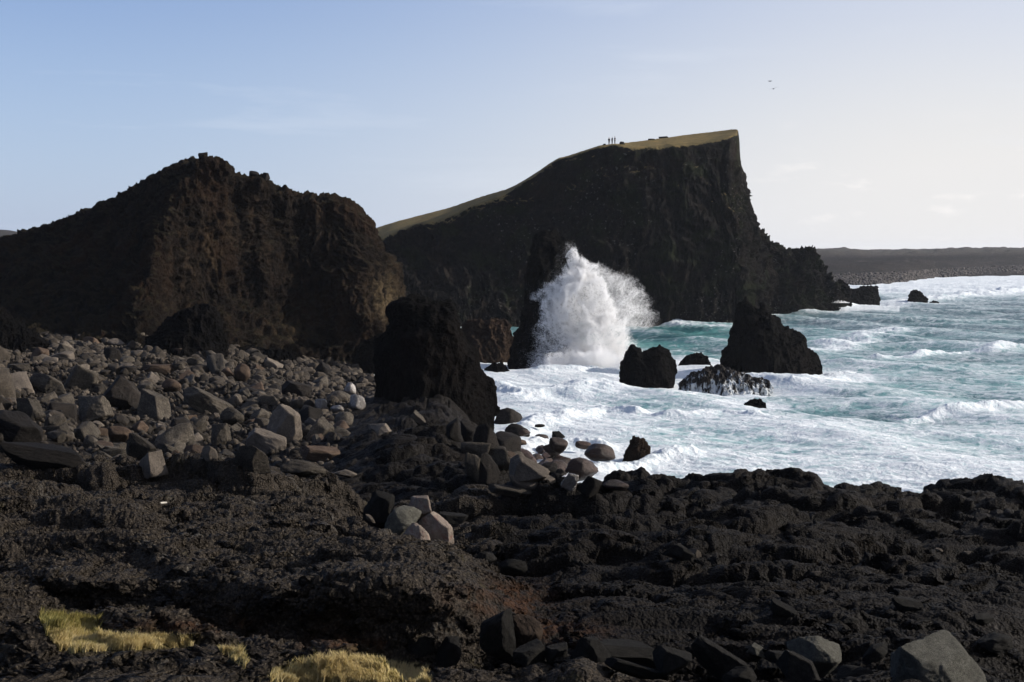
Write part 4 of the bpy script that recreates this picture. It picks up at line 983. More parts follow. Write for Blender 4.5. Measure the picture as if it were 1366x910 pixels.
def label_rocks(rocks, marks, what, group, cat):
    """label by look, then by the nearest landmark, then by order among its look-alikes there"""
    SH = dict(block='blocky', angular='angular', wedge='wedge-shaped', slab='flat', round='rounded', column='pillar-like')
    keys = {}
    ws = sorted(q['w'] for q in rocks)
    for q in rocks:
        m = min(marks, key=lambda t: math.hypot((t[0] - q['px']), (t[1] - q['py']) * 1.6))
        dx, dy = q['px'] - m[0], q['py'] - m[1]
        rel = ('left of' if dx < 0 else 'right of') if abs(dx) > abs(dy) * 1.3 else ('above' if dy < 0 else 'below')
        sz = 'large' if q['w'] > ws[int(len(ws) * .72)] else ('mid-sized' if q['w'] > ws[int(len(ws) * .33)] else 'small')
        keys.setdefault((sz, CNAME[q['mat']], SH[q['kind']], rel, m[2]), []).append(q)
    ORD = ['leftmost', 'second from left', 'third from left', 'fourth from left', 'fifth from left', 'sixth from left', 'seventh from left']
    for (sz, c, sh, rel, m), L_ in keys.items():
        L_.sort(key=lambda t: t['px'])
        for i, q in enumerate(L_):
            base = f"{sz} {c} {sh} {what} {rel} {m}"
            if len(L_) > 1: base += f", {ORD[min(i, 6)]}"
            tag(q['o'], base, cat, group)
marks = [(p['px'], p['py'], p['short']) for p in PLACED[:len(LM)]]
label_rocks(FIELD, marks, 'boulder', 'boulders heaped on the beach', 'boulder')

def hidden(x, y, z):
    d = Vector((x, y, z)) - Vector((0, 0, CAMZ)); L_ = d.length
    hit, lo, nn, ix = GROUND.ray_cast(Vector((0, 0, CAMZ)), d / L_)
    return hit and (lo - Vector((0, 0, CAMZ))).length < L_ - 1.0
r6 = np.random.default_rng(61); SF = []
for x, D, s in shore:
    z = max(float(ground_z(x, D)), -0.25) + s * 0.22; px, py = project((x, D, z)); px = float(px); py = float(py)
    if not (650 < px < 850 and py < 668): continue
    if any(abs(px - q['px']) < q['w'] * .4 and abs(py - q['py']) < q['h'] * .4 for q in PLACED if q['o'].name.startswith('shore')): continue
    if hidden(x, D, z + s * .5): continue
    wet = py < 635 + (px - 700) * 0.15 and z < 3.2
    mat = str(r6.choice(['wetbrown', 'wetbrown', 'dark', 'wetbrown'])) if wet else str(r6.choice(['grey', 'pale', 'brown', 'wetpale', 'dark']))
    kind = str(r6.choice(['round', 'round', 'angular'])) if wet else str(r6.choice(['round', 'angular', 'block']))
    o = link('shore_rock', rock_mesh(kind, int(r6.integers(7)), 4, RM[mat])); asp = r6.uniform(.75, 1.3, 3); asp[2] *= .85
    o.location = (x, D, z); o.scale = tuple(s * asp); o.rotation_euler = (r6.normal() * .3, r6.normal() * .3, r6.uniform(0, 6.28))
    SF.append(dict(o=o, px=px, py=py, w=2 * s / D * F, s=s, mat=mat, kind=kind))
smarks = [(680, 563, 'the big rounded dark rock'), (699, 633, 'the large pale-topped rock'), (800, 604, 'the rounded brown rock'), (762, 642, 'the pale wet wedge'), (776, 626, 'the broad brown rock'), (745, 594, 'the smooth brown rock'), (822, 648, 'the low reddish rock')]
label_rocks(SF, smarks, 'rock', 'rocks along the water', 'shore rock')

# everything smaller: one mass of rubble
def rubble(name, items, mat, label, subs=(3, 2), seed=71, kinds=('angular', 'block', 'angular', 'wedge')):
    r = np.random.default_rng(seed); base = {}
    Vs, Fs, Ts = [], [], []; off = 0
    for (x, y, z, s, asp, sub) in items:
        kd = kinds[r.integers(len(kinds))]; v = int(r.integers(6)); key = (kd, v, sub)
        if key not in base: base[key] = rock_verts(2000 + v * 17 + len(kd) * 5, kd, sub)
        P, Fc = base[key]
        M = np.array(Euler((r.normal() * .4, r.normal() * .4, r.uniform(0, 6.28))).to_matrix())
        Vs.append(((P * (s * asp)) @ M.T + (x, y, z)).astype(np.float32)); Fs.append(Fc + off); off += len(P)
        Ts.append(np.full(len(P), r.uniform(0, 1), np.float32))
    me = mesh_from(name, np.concatenate(Vs), np.concatenate(Fs), mat); attr(me, 'tint', np.concatenate(Ts))
    return tag(link(name, me), label, kind='stuff')
RUB = rock_material('rubble_stone', (0.012, 0.010, 0.008), (0.032, 0.026, 0.020), (0.072, 0.059, 0.046), scale=1.2, bumpd=0.06, world=True)
def tintvar(m):   # stones of one mass differ in tone from stone to stone
    for n in m.node_tree.nodes:
        if n.type == 'MAP_RANGE' and abs(n.inputs[3].default_value - .68) < .01: n.inputs[3].default_value = 0.35; n.inputs[4].default_value = 1.9
tintvar(RUB)
r7 = np.random.default_rng(72)
items = [(c[1], c[2], c[3], c[4], r7.uniform(.65, 1.3, 3) * (1, 1, .8), 3 if c[0] * F > 4 else 2) for c in rest if c[4] / c[2] * F > 1.2]
for x, D, s in field(7000, 57, 180, beach_px, lambda D, r: r.uniform(.1, .24), 77, 0.5):
    items.append((x, D, float(ground_z(x, D)) + 0.1, s, r7.uniform(.7, 1.3, 3), 2))
for x, D, s in field(1500, 72, 105, shore_px, lambda D, r: r.uniform(.12, .3), 78, 0.5):
    items.append((x, D, float(ground_z(x, D)) + 0.05, s, r7.uniform(.7, 1.3, 3), 2))
print('RUBBLE', len(items), 'FIELD', len(FIELD), 'SHORE', len(SF))
rubble('rubble', items, RUB, 'smaller grey and brown stones filling the boulder beach')
# stones of the far beach
SHG = rock_material('far_shingle', (0.02, 0.018, 0.017), (0.045, 0.040, 0.037), (0.09, 0.08, 0.075), scale=0.5, bumpd=0.1, world=True); tintvar(SHG)
r8 = np.random.default_rng(81); it = []
fx = [1060, 1105, 1160, 1205, 1250, 1300, 1366, 1450]; fD = [683, 690, 700, 760, 900, 960, 1000, 1050]; fb = [381, 380, 379, 376, 370, 367, 365, 364]; fm = [351, 350, 349, 347, 345, 342, 341, 340]
for _ in range(7000):
    px = r8.uniform(1060, 1440); D0 = np.interp(px, fx, fD); t = r8.uniform(-0.08, 1) ; D = D0 + 60 * t
    z0 = Zp(np.interp(px, fx, fb), D0); z1 = Zp(np.interp(px, fx, fb) * .5 + np.interp(px, fx, fm) * .5 + 2, D0 + 60); s = r8.uniform(.4, 1.1)
    it.append(((px - CX) / F * D, D, z0 + (z1 - z0) * max(t, 0) + .1, s, r8.uniform(.7, 1.3, 3), 1))
rubble('shingle', it, SHG, 'dark stones of the distant storm beach', seed=82)
# crags on the crests
def crag(px, py, w_, h_, D, lab, kind='angular', mat='dark', **kw):
    best = -9e9; up = None
    for dD in np.arange(-6, 14, 1.0):
        P = PX(px, py, D + dD)
        for o_ in bpy.data.objects:
            if o_.name.startswith(('headland', 'cliff')):
                h_ok, lo, nn, ix = o_.ray_cast(Vector((P[0], P[1], 300)), Vector((0, 0, -1)))
                if h_ok and (lo.z - CAMZ) / lo.y > best: best = (lo.z - CAMZ) / lo.y; up = lo.copy()
    o = _crag(px, py, w_, h_, D, lab, kind, mat, **kw)
    if up: o.location = (up.x, up.y, up.z + o.scale[2] * .25)
    return o
def _crag(px, py, w_, h_, D, lab, kind, mat, **kw):
    return put_rock(px, py, w_, h_, kind, mat, lab, D=D, cat='summit rock', name='summit_rock', **kw)
crag(271, 206, 13, 8, 197, 'small overhanging rock on the highest point of the brown headland', 'slab', tilt=-8)
crag(257, 211, 12, 7, 197, 'flat rock on the brown headland just left of its highest point')
crag(243, 214, 12, 6, 199, 'low rock left of the flat rock on the brown headland')
crag(339, 237, 14, 12, 204, 'rounded knob of rock on the shoulder of the brown headland', 'round')
crag(355, 239, 10, 12, 205, 'small upright rock beside the knob on the headland shoulder', 'angular')
crag(830, 190.5, 7.5, 6, 334, 'square dark rock on the grassy cliff right of the walkers')
crag(806, 193.5, 5, 3, 334, 'low dark stone left of the walkers')
crag(885, 183.5, 14, 4, 372, 'flat dark rock on the skyline of the grassy cliff', 'slab')
crag(869, 186, 9, 3, 368, 'smaller flat rock left of the skyline rock', 'slab')
#END_ROCKS
#BEGIN_SMALL
# ------------------------------------------------------------------ breaking wave thrown up against the stack
def drops(name, P, s, mat, label, seed):
    """many small four-sided drops as one mesh"""
    r = np.random.default_rng(seed); n = len(P)
    T = np.array([[1, 1, 1], [1, -1, -1], [-1, 1, -1], [-1, -1, 1]], np.float32) * 0.577
    q = r.normal(size=(n, 4)); q /= np.linalg.norm(q, axis=1, keepdims=True); w, x, y, z = q.T
    Rm = np.stack([1 - 2 * (y * y + z * z), 2 * (x * y - z * w), 2 * (x * z + y * w), 2 * (x * y + z * w), 1 - 2 * (x * x + z * z), 2 * (y * z - x * w), 2 * (x * z - y * w), 2 * (y * z + x * w), 1 - 2 * (x * x + y * y)], -1).reshape(n, 3, 3)
    V = np.einsum('nij,kj->nki', Rm, T) * s[:, None, None] + P[:, None, :]
    tri = np.array([[0, 1, 2], [0, 3, 1], [0, 2, 3], [1, 3, 2]]); Fc = (np.arange(n)[:, None, None] * 4 + tri[None]).reshape(-1, 3)
    me = mesh_from(name, V.reshape(-1, 3), Fc, mat, smooth=False)
    return tag(link(name, me), label, kind='stuff')

def spray_material():
    m = NT('sea_spray'); nt = m.t
    nt.nodes.remove(m.b)
    d = nt.nodes.new('ShaderNodeBsdfDiffuse'); d.inputs['Color'].default_value = (0.97, 0.97, 0.97, 1)
    t = nt.nodes.new('ShaderNodeBsdfTranslucent'); t.inputs['Color'].default_value = (0.97, 0.97, 0.97, 1)
    mx = nt.nodes.new('ShaderNodeMixShader'); mx.inputs[0].default_value = 0.5
    nt.links.new(d.outputs[0], mx.inputs[1]); nt.links.new(t.outputs[0], mx.inputs[2]); nt.links.new(mx.outputs[0], m.out.inputs['Surface'])
    return m.m
SPRAY = spray_material()

def plume():
    r = np.random.default_rng(91); D0 = 199.0; sc = D0 / F
    # outline of the thrown water: photo row -> left, right, half depth in metres
    rows = np.array([[336, 769, 773, .3], [343, 764, 779, .6], [352, 758, 788, 1.0], [362, 748, 797, 1.5], [370, 738, 803, 1.9], [380, 733, 809, 2.2], [390, 724, 814, 2.5], [398, 713, 818, 2.8], [405, 714, 820, 2.9], [414, 722, 823, 3.0], [432, 722, 828, 3.3], [450, 718, 842, 3.8], [466, 716, 860, 4.2], [480, 714, 874, 4.6], [494, 712, 884, 5]])
    out = []
    def body(n, rows, dens_thr, warp, D0, s0, s1, edge=0.55):
        y = r.uniform(rows[0, 0], rows[-1, 0], n * 4); l = np.interp(y, rows[:, 0], rows[:, 1]); rr = np.interp(y, rows[:, 0], rows[:, 2]); hd = np.interp(y, rows[:, 0], rows[:, 3])
        keep = r.uniform(0, (rows[:, 2] - rows[:, 1]).max(), len(y)) < (rr - l); y = y[keep]; l = l[keep]; rr = rr[keep]; hd = hd[keep]
        a = r.uniform(0, 2 * math.pi, len(y)); q = np.sqrt(r.uniform(0, 1, len(y))) ** 0.9
        px = (l + rr) / 2 + (rr - l) / 2 * q * np.cos(a); D = D0 + hd * q * np.sin(a)
        P = PX(px, y, D)
        f = 0.22
        W = np.stack([gn(P[:, 0] * f, P[:, 1] * f, P[:, 2] * f, 5), gn(P[:, 0] * f, P[:, 1] * f, P[:, 2] * f, 6), gn(P[:, 0] * f, P[:, 1] * f, P[:, 2] * f, 7)], -1) * warp
        f = 0.8; W += np.stack([gn(P[:, 0] * f, P[:, 1] * f, P[:, 2] * f, 15), gn(P[:, 0] * f, P[:, 1] * f, P[:, 2] * f, 16), gn(P[:, 0] * f, P[:, 1] * f, P[:, 2] * f, 17)], -1) * warp * .45
        f = 2.6; W += np.stack([gn(P[:, 0] * f, P[:, 1] * f, P[:, 2] * f, 25), gn(P[:, 0] * f, P[:, 1] * f, P[:, 2] * f, 26), gn(P[:, 0] * f, P[:, 1] * f, P[:, 2] * f, 27)], -1) * warp * .2
        # streaks thrown outward from the impact
        cx_, cz_ = (780 - CX) / F * D0, 0.5
        dirx, dirz = P[:, 0] - cx_, P[:, 2] - cz_; L_ = np.hypot(dirx, dirz) + .1
        ang = np.arctan2(dirx, dirz); st = ridged(ang * 9, P[:, 1] * .6, L_ * .12, 3, 33)
        k = 0.55 * (st - 0.5) * (q ** 3) * warp
        P = P + W; P[:, 0] += dirx / L_ * k; P[:, 2] += dirz / L_ * k
        dn = fbm(P[:, 0] * .55, P[:, 1] * .55, P[:, 2] * .55, 4, 44, .6) + 0.35 * st
        thr = dens_thr + 1.25 * (q - edge)
        m = dn > thr + r.normal(size=len(dn)) * .4; P = P[m][:n]
        m = P[:, 2] > -0.2; P = P[m]
        return P, r.uniform(s0, s1, len(P)).astype(np.float32)
    P, s = body(430000, rows, -0.62, 1.5, D0, .018, .042, 0.42); out.append((P, s))
    top = rows.copy(); top[:, 1] += 6; top[:, 2] -= 6
    # soft veil drifting to the right
    veil = np.array([[352, 778, 800, 1.5], [364, 782, 824, 2.2], [376, 788, 846, 2.6], [390, 792, 858, 3.0], [405, 796, 866, 3.2], [420, 800, 872, 3.2], [438, 806, 872, 3]])
    P2, s2 = body(150000, veil, -0.45, 1.0, D0 + 7, .009, .022, 0.25); out.append((P2, s2))
    # fine outliers torn off the edge
    wide = rows.copy(); wide[:, 1] -= 7; wide[:, 2] += 6; wide[:, 0] -= 3
    P3, s3 = body(46000, wide, -0.1, 1.9, D0, .009, .022, 0.8); out.append((P3, s3))
    base = np.array([[474, 730, 862, 4.5], [480, 722, 868, 5.5], [486, 715, 876, 6], [494, 712, 880, 6.5]])
    P4, s4 = body(90000, base, -0.5, 1.2, D0 - 3, .02, .042); out.append((P4, s4))
    P = np.concatenate([a for a, b in out]); s = np.concatenate([b for a, b in out])
    drops('sea_spray', P, s, SPRAY, 'white burst of sea spray thrown up beside the tall stack', 92)
    # splashes at the other rocks
    Q = []; S_ = []
    for px, py, w_, h_, D in [(760, 636, 20, 6, 92), (1120, 404, 26, 4, 406)]:
        n = int(w_ * h_ * 9); a = r.uniform(-1, 1, n); hh = r.uniform(0, 1, n) ** 1.6
        top_ = (1 - np.abs(a)) * (0.55 + 0.45 * ridged(a * 4, px * .1, 0, 3, 3)); q = PX(px + a * w_ / 2, py - hh * h_ * np.clip(top_, .05, 1.2), D + r.normal(size=n) * w_ / F * D * .15)
        Q.append(q); S_.append(r.uniform(.02, .045, n) * D / 150)
    drops('splash_drops', np.concatenate(Q), np.concatenate(S_).astype(np.float32), SPRAY, 'small white splashes against rocks and beach', 93)
plume()

# ------------------------------------------------------------------ grass on the near ledge
def grass():
    m = NT('dry_grass'); t = m.at('tint')
    c = m.ramp(t, [(0.0, (0.06, 0.07, 0.018)), (0.45, (0.25, 0.215, 0.065)), (0.8, (0.44, 0.35, 0.15)), (1.0, (0.52, 0.42, 0.22))])
    m.l(c, m.b.inputs['Base Color']); m.b.inputs['Roughness'].default_value = 0.7; m.b.inputs['Specular IOR Level'].default_value = 0.15
    tr = m.n('ShaderNodeBsdfTranslucent'); m.l(c, tr.inputs['Color']); mx = m.n('ShaderNodeMixShader'); mx.inputs[0].default_value = 0.3
    m.l(m.b.outputs[0], mx.inputs[1]); m.l(tr.outputs[0], mx.inputs[2]); m.l(mx.outputs[0], m.out.inputs['Surface'])
    r = np.random.default_rng(95); XY = []; TI = []; ZZ = []
    for gi, poly in enumerate(GRASS):
        A = np.array(poly, float); n = 0; want = [26000, 3600, 18000][gi]
        xs = r.uniform(A[:, 0].min(), A[:, 0].max(), want * 3); ys = r.uniform(A[:, 1].min(), A[:, 1].max(), want * 3)
        k = inpoly(xs, ys, poly) > 0; xs = xs[k][:want]; ys = ys[k][:want]
        H = np.array([ray_ground(a_, b_) for a_, b_ in zip(xs, ys)]); ok = (H[:, 1] < 17.5) & (H[:, 1] > 9)
        cen = A.mean(0); 
        ed = np.min([np.hypot(xs - (A[k, 0] * (1 - t) + A[(k + 1) % len(A), 0] * t), (ys - (A[k, 1] * (1 - t) + A[(k + 1) % len(A), 1] * t)) * 1.5) for k in range(len(A)) for t in (0, .25, .5, .75)], 0)
        ok &= (ed + 9 * gn(xs * .09, ys * .16, 0, 5) + r.normal(size=len(xs)) * 1.5 > 3.0) & (gn(xs * .12, ys * .3, 2, 7) + r.normal(size=len(xs)) * .35 > -.25)
        H = H[ok]; xs = xs[ok]; ys = ys[ok]; X = H[:, 0]; D = H[:, 1]; ZZ.append(H[:, 2])
        XY.append(np.stack([X, D], -1)); gr = sstep(862, 828, ys) * (xs < 150) if gi == 0 else 0.0 * xs
        TI.append(np.clip(0.92 - 0.5 * (1 - sstep(824, 860, ys)) * (xs < 160) + 0.25 * gn(X * 1.5, D * 1.5, 0, 3) + r.normal(size=len(xs)) * .2, 0, 1))
    XY = np.concatenate(XY); TI = np.concatenate(TI); n = len(XY)
    Z = np.concatenate(ZZ)
    tall = 0.018 + 0.055 * np.clip(gn(XY[:, 0] * 2.2, XY[:, 1] * 2.2, 0, 8) + .5, 0, 1) + 0.03 * r.uniform(0, 1, n); tall *= np.where(TI < .45, 1.25, .95)
    a = r.uniform(0, 6.28, n); ln = r.uniform(.1, .7, n) * tall; la = gn(XY[:, 0] * 1.2, XY[:, 1] * 1.2, 3, 9) * 4 + r.normal(size=n) * .8
    w_ = r.uniform(.0016, .0036, n); wx, wy = np.cos(a) * w_, np.sin(a) * w_
    B = np.stack([XY[:, 0], XY[:, 1], Z - .02], -1); V = []
    for t, k in ((0, 1.0), (.5, .8), (1, .12)):
        c = B + np.stack([np.cos(la) * ln * t ** 1.8, np.sin(la) * ln * t ** 1.8, (tall + .02) * (t - .15 * t * t)], -1)
        V += [c + np.stack([wx * k, wy * k, 0 * wx], -1), c - np.stack([wx * k, wy * k, 0 * wx], -1)]
    V = np.stack(V, 1); f = np.array([[0, 1, 3, 2], [2, 3, 5, 4]]); Fc = (np.arange(n)[:, None, None] * 6 + f[None]).reshape(-1, 4)
    me = mesh_from('grass', V.reshape(-1, 3), Fc, m.m); attr(me, 'tint', np.repeat(TI, 6))
    tag(link('grass', me), 'tufts of yellow-green dry grass on the near ledge', 'grass', kind='stuff')
grass()

# ------------------------------------------------------------------ the three walkers on the cliff
def simple(name, col, rough=.8):
    m = NT(name); c = m.ramp(m.noise(m.objco(), 6, 4), [(.3, tuple(x * .75 for x in col)), (.7, tuple(min(1, x * 1.2) for x in col))]); m.l(c, m.b.inputs['Base Color']); m.b.inputs['Roughness'].default_value = rough; return m.m
SKIN = simple('skin', (.45, .28, .2)); HAIR = simple('dark_hair', (.03, .02, .015)); JN = simple('navy_jacket_cloth', (.03, .035, .05)); JB = simple('black_jacket_cloth', (.02, .02, .022)); JG = simple('slate_jacket_cloth', (.04, .045, .055)); TR = simple('dark_trouser_cloth', (.025, .025, .03)); BOOT = simple('boot_leather', (.03, .02, .015))
def skin(name, verts, edges, radii, mat, parent=None, root=0, sub=2):
    me = bpy.data.meshes.new(name); me.from_pydata(verts, edges, []); o = link(name, me)
    md = o.modifiers.new('s', 'SKIN'); sk = me.skin_vertices[0].data
    for i, rr in enumerate(radii): sk[i].radius = rr if isinstance(rr, tuple) else (rr, rr)
    sk[root].use_root = True; o.modifiers.new('d', 'SUBSURF').levels = sub; o.modifiers['d'].render_levels = sub
    dg = bpy.context.evaluated_depsgraph_get(); m2 = bpy.data.meshes.new_from_object(o.evaluated_get(dg)); m2.name = name
    nm = o.name; bpy.data.objects.remove(o); bpy.data.meshes.remove(me)
    m2.materials.clear(); m2.materials.append(mat); m2.polygons.foreach_set('use_smooth', np.ones(len(m2.polygons), dtype=bool))
    return link(nm, m2, parent)
def person(loc, yaw, h, jm, label, arms):
    s = h / 1.75
    V = [(0, 0, .95), (0, 0, 1.15), (0, 0, 1.40), (0, 0, 1.50), (0, 0, 1.56), (0, -.01, 1.66), (0, 0, 1.74)]
    Rr = [(.13, .10), (.12, .09), (.15, .09), .055, .06, (.082, .095), .05]; E = [(0, 1), (1, 2), (2, 3), (3, 4), (4, 5), (5, 6)]
    J = [V[0], V[1], V[2], (0, 0, 1.47)]; JE = [(0, 1), (1, 2), (2, 3)]; JR = [(.155, .125), (.15, .12), (.175, .12), .075]
    T = [(0, 0, .93)]; TE = []; Tr = [(.15, .12)]; bo = []
    for sg, (el, ha) in zip((-1, 1), arms):
        a = len(V); V += [(.18 * sg, 0, 1.40), el, ha, (ha[0], ha[1] - .02, ha[2] - .12)]; E += [(2, a), (a, a + 1), (a + 1, a + 2), (a + 2, a + 3)]; Rr += [.062, .045, .032, (.04, .02)]
        a = len(J); J += [(.19 * sg, 0, 1.39), el, ha]; JE += [(2, a), (a, a + 1), (a + 1, a + 2)]; JR += [.082, .065, .05]
        a = len(V); V += [(.10 * sg, 0, .86), (.11 * sg, -.01, .48), (.12 * sg, .02, .09), (.13 * sg, -.15, .04)]; E += [(0, a), (a, a + 1), (a + 1, a + 2), (a + 2, a + 3)]; Rr += [.088, .058, .042, (.04, .03)]
        a = len(T); T += [(.10 * sg, 0, .85), (.11 * sg, -.01, .48), (.12 * sg, .02, .12)]; TE += [(0, a), (a, a + 1), (a + 1, a + 2)]; Tr += [.105, .078, .062]
        bo.append(((.12 * sg, .04, .10), (.125 * sg, 0, .05), (.13 * sg, -.17, .04)))
    b = skin('person', V, E, Rr, SKIN)
    j = skin('jacket', J, JE, JR, jm, b); t = skin('trousers', T, TE, Tr, TR, b)
    for q in bo: skin('boot', list(q), [(0, 1), (1, 2)], [.065, .06, .045], BOOT, b)
    skin('hair', [(0, .02, 1.62), (0, .02, 1.70), (0, .0, 1.765)], [(0, 1), (1, 2)], [(.09, .09), (.1, .11), .06], HAIR, b, sub=2)
    b.location = loc; b.rotation_euler = (0, 0, yaw); b.scale = (s, s, s); tag(b, label, 'person', 'walkers on the clifftop')
    return b
dgl = bpy.context.evaluated_depsgraph_get(); dgl.update()
def on_cliff(px, D):
    best = None
    for o in list(bpy.data.objects):
        if o.name.startswith('cliff'):
            P = PX(px, 100, D); hit, loc, nr, idx = o.ray_cast(Vector((P[0], P[1], 200)), Vector((0, 0, -1)))
            if hit and (best is None or loc.z > best): best = loc.z
    return best if best is not None else Zp(194, D)
def crest_D(px):   # the spot from which feet are seen against the sky
    c = [(on_cliff(px, D), D) for D in np.arange(326, 352, 1.0)]
    return max(c, key=lambda t: HY - F * (CAMZ - t[0]) / t[1] * -1 if False else (t[0] - CAMZ) / t[1])
A0 = ((-.22, .02, 1.14), (-.2, -.04, .9)); A1 = ((.22, .02, 1.14), (.2, -.04, .9)); B1 = ((.26, -.02, 1.15), (.36, -.12, 1.08)); B0 = ((-.26, -.02, 1.15), (-.34, -.1, 1.1))
for px, h, yaw, jm, lab, arms in [(812.5, 1.72, .4, JB, 'left walker on the cliff top in a dark jacket, standing a little apart', (A0, A1)), (816.6, 1.70, -.9, JN, 'middle walker on the cliff top in navy, close to a companion', (A0, B1)), (820.2, 1.82, 2.0, JG, 'tallest walker at the right of the trio on the cliff top', (B0, A1))]:
    z, D = crest_D(px); P = PX(px, 190, D); person((P[0], D, z - .02), yaw, h, jm, lab, arms)

# ------------------------------------------------------------------ sea birds
def bird(px, py, D, span, bank, yaw, label, up):
    m = simple('gull_plumage', (.09, .09, .10)); bm = bmesh.new(); n = 12
    rings = [(-.26, .004, .0), (-.22, .022, .0), (-.1, .05, -.005), (.05, .055, 0), (.15, .035, .015), (.19, .03, .02), (.23, .018, .018), (.27, .004, .012)]
    R_ = []
    for x, rr, z in rings:
        R_.append([bm.verts.new((x, math.cos(a) * rr, z + math.sin(a) * rr)) for a in np.linspace(0, 2 * math.pi, n, endpoint=False)])
    for a, b in zip(R_[:-1], R_[1:]):
        for i in range(n): bm.faces.new((a[i], a[(i + 1) % n], b[(i + 1) % n], b[i]))
    bm.faces.new(R_[0][::-1]); bm.faces.new(R_[-1])
    me = bpy.data.meshes.new('bird'); bm.to_mesh(me); bm.free(); me.materials.append(m)
    for p in me.polygons: p.use_smooth = True
    o = link('bird', me)
    for sg in (-1, 1):
        bm = bmesh.new(); st = [(0, .10, -.06, 0), (.25, .11, -.05, up * .25), (.5, .06, -.10, up * .32), (.75, .0, -.12, up * .26), (1, -.12, -.14, up * .1)]; rows_ = []
        for t, le, te, z in st:
            y = sg * t * span / 2; rows_.append([bm.verts.new(v) for v in ((le, y, z * span / 2), ((le + te) / 2, y, z * span / 2 + .012 * (1 - t)), (te, y, z * span / 2), ((le + te) / 2, y, z * span / 2 - .006))])
        for a, b in zip(rows_[:-1], rows_[1:]):
            for i in range(4): bm.faces.new((a[i], a[(i + 1) % 4], b[(i + 1) % 4], b[i]))
        bm.faces.new(rows_[-1]); bmesh.ops.recalc_face_normals(bm, faces=bm.faces); w2 = bpy.data.meshes.new('wing'); bm.to_mesh(w2); bm.free(); w2.materials.append(m); link('wing', w2, o)
    t_ = bpy.data.meshes.new('tail'); t_.from_pydata([(-.24, -.02, .0), (-.24, .02, .0), (-.36, .05, .0), (-.36, -.05, .0), (-.24, 0, .012), (-.36, 0, .006)], [], [(0, 4, 5, 3), (4, 1, 2, 5), (0, 3, 2, 1)]); t_.materials.append(m); link('tail', t_, o)
    o.location = PX(px, py, D); o.rotation_euler = (bank, 0, yaw); tag(o, label, 'bird', 'sea birds in the sky')
bird(1027.3, 108.3, 170, .62, .1, .15, 'upper dark sea bird gliding edge-on in the pale sky', .5)
bird(1031.8, 118.6, 165, 1.35, -.28, 1.75, 'lower sea bird with long spread wings in the pale sky', .35)
# washed-up bits
wd = simple('bleached_wood', (.55, .5, .42))
def stick(px, py, L_, yaw, label):
    P = ray_ground(px, py); bm = bmesh.new(); R_ = []
    for i in range(7):
        t = i / 6 - .5; rr = .022 * (1 - 1.2 * t * t) ; R_.append([bm.verts.new((t * L_, .02 * math.sin(3 * t) + math.cos(a) * rr, math.sin(a) * rr)) for a in np.linspace(0, 6.283, 8, endpoint=False)])
    for a, b in zip(R_[:-1], R_[1:]):
        for i in range(8): bm.faces.new((a[i], a[(i + 1) % 8], b[(i + 1) % 8], b[i]))
    bm.faces.new(R_[0][::-1]); bm.faces.new(R_[-1]); me = bpy.data.meshes.new('driftwood'); bm.to_mesh(me); bm.free(); me.materials.append(wd)
    o = link('driftwood', me, loc=(P[0], P[1] - .05, P[2] + .10)); o.rotation_euler = (0, 0, yaw); tag(o, label, 'driftwood')
stick(218, 677, .17, .2, 'small bleached stick on top of the dark lava shelf')
#END_SMALL
# ------------------------------------------------------------------ air
def haze():
    bm = bmesh.new(); bmesh.ops.create_cube(bm, size=1.0)
    me = bpy.data.meshes.new('haze'); bm.to_mesh(me); bm.free()
    o = link('haze', me, loc=(0, 4900, 30)); o.scale = (12000, 10200, 76)
    m = bpy.data.materials.new('haze_air'); m.use_nodes = True; nt = m.node_tree; nt.nodes.remove(nt.nodes['Principled BSDF'])
    v = nt.nodes.new('ShaderNodeVolumePrincipled'); v.inputs['Color'].default_value = (0.85, 0.90, 1.0, 1); v.inputs['Density'].default_value = 0.00004; v.inputs['Anisotropy'].default_value = 0.35
    nt.links.new(v.outputs[0], nt.nodes['Material Output'].inputs['Volume']); me.materials.append(m)
    tag(o, kind='stuff'); o['label'] = 'thin sea haze'
haze()

# ------------------------------------------------------------------ sky, sun, camera
w = bpy.data.worlds.new("World"); SC.world = w; w.use_nodes = True; nt = w.node_tree
sky = nt.nodes.new('ShaderNodeTexSky'); sky.sky_type = 'NISHITA'; sky.sun_disc = False
sky.sun_elevation = SUN_EL; sky.sun_rotation = SUN_AZ; sky.altitude = 0; sky.air_density = 1.0; sky.dust_density = 0.7; sky.ozone_density = 2.5
bg = nt.nodes['Background']; bg.inputs['Strength'].default_value = 0.085
tc = nt.nodes.new('ShaderNodeTexCoord')
def N(t, **k):
    n = nt.nodes.new(t)
    for a, b in k.items(): n.inputs[a].default_value = b
    return n
# thin clouds: stretched noise on the sky dome
mp = N('ShaderNodeMapping'); mp.inputs['Scale'].default_value = (1.4, 1.4, 14.0); nt.links.new(tc.outputs['Generated'], mp.inputs[0])
c1 = N('ShaderNodeTexNoise', Scale=2.2, Detail=7, Roughness=0.6, Distortion=0.3); nt.links.new(mp.outputs[0], c1.inputs['Vector'])
r1 = N('ShaderNodeMapRange'); r1.inputs[1].default_value = 0.56; r1.inputs[2].default_value = 0.78; r1.inputs[4].default_value = 0.28; nt.links.new(c1.outputs['Fac'], r1.inputs[0])
sx = N('ShaderNodeSeparateXYZ'); nt.links.new(tc.outputs['Generated'], sx.inputs[0])
def MR(src, a, b, c, d):
    n = N('ShaderNodeMapRange'); n.interpolation_type = 'SMOOTHSTEP'
    for i, v in zip((1, 2, 3, 4), (a, b, c, d)): n.inputs[i].default_value = v
    nt.links.new(src, n.inputs[0]); return n.outputs[0]
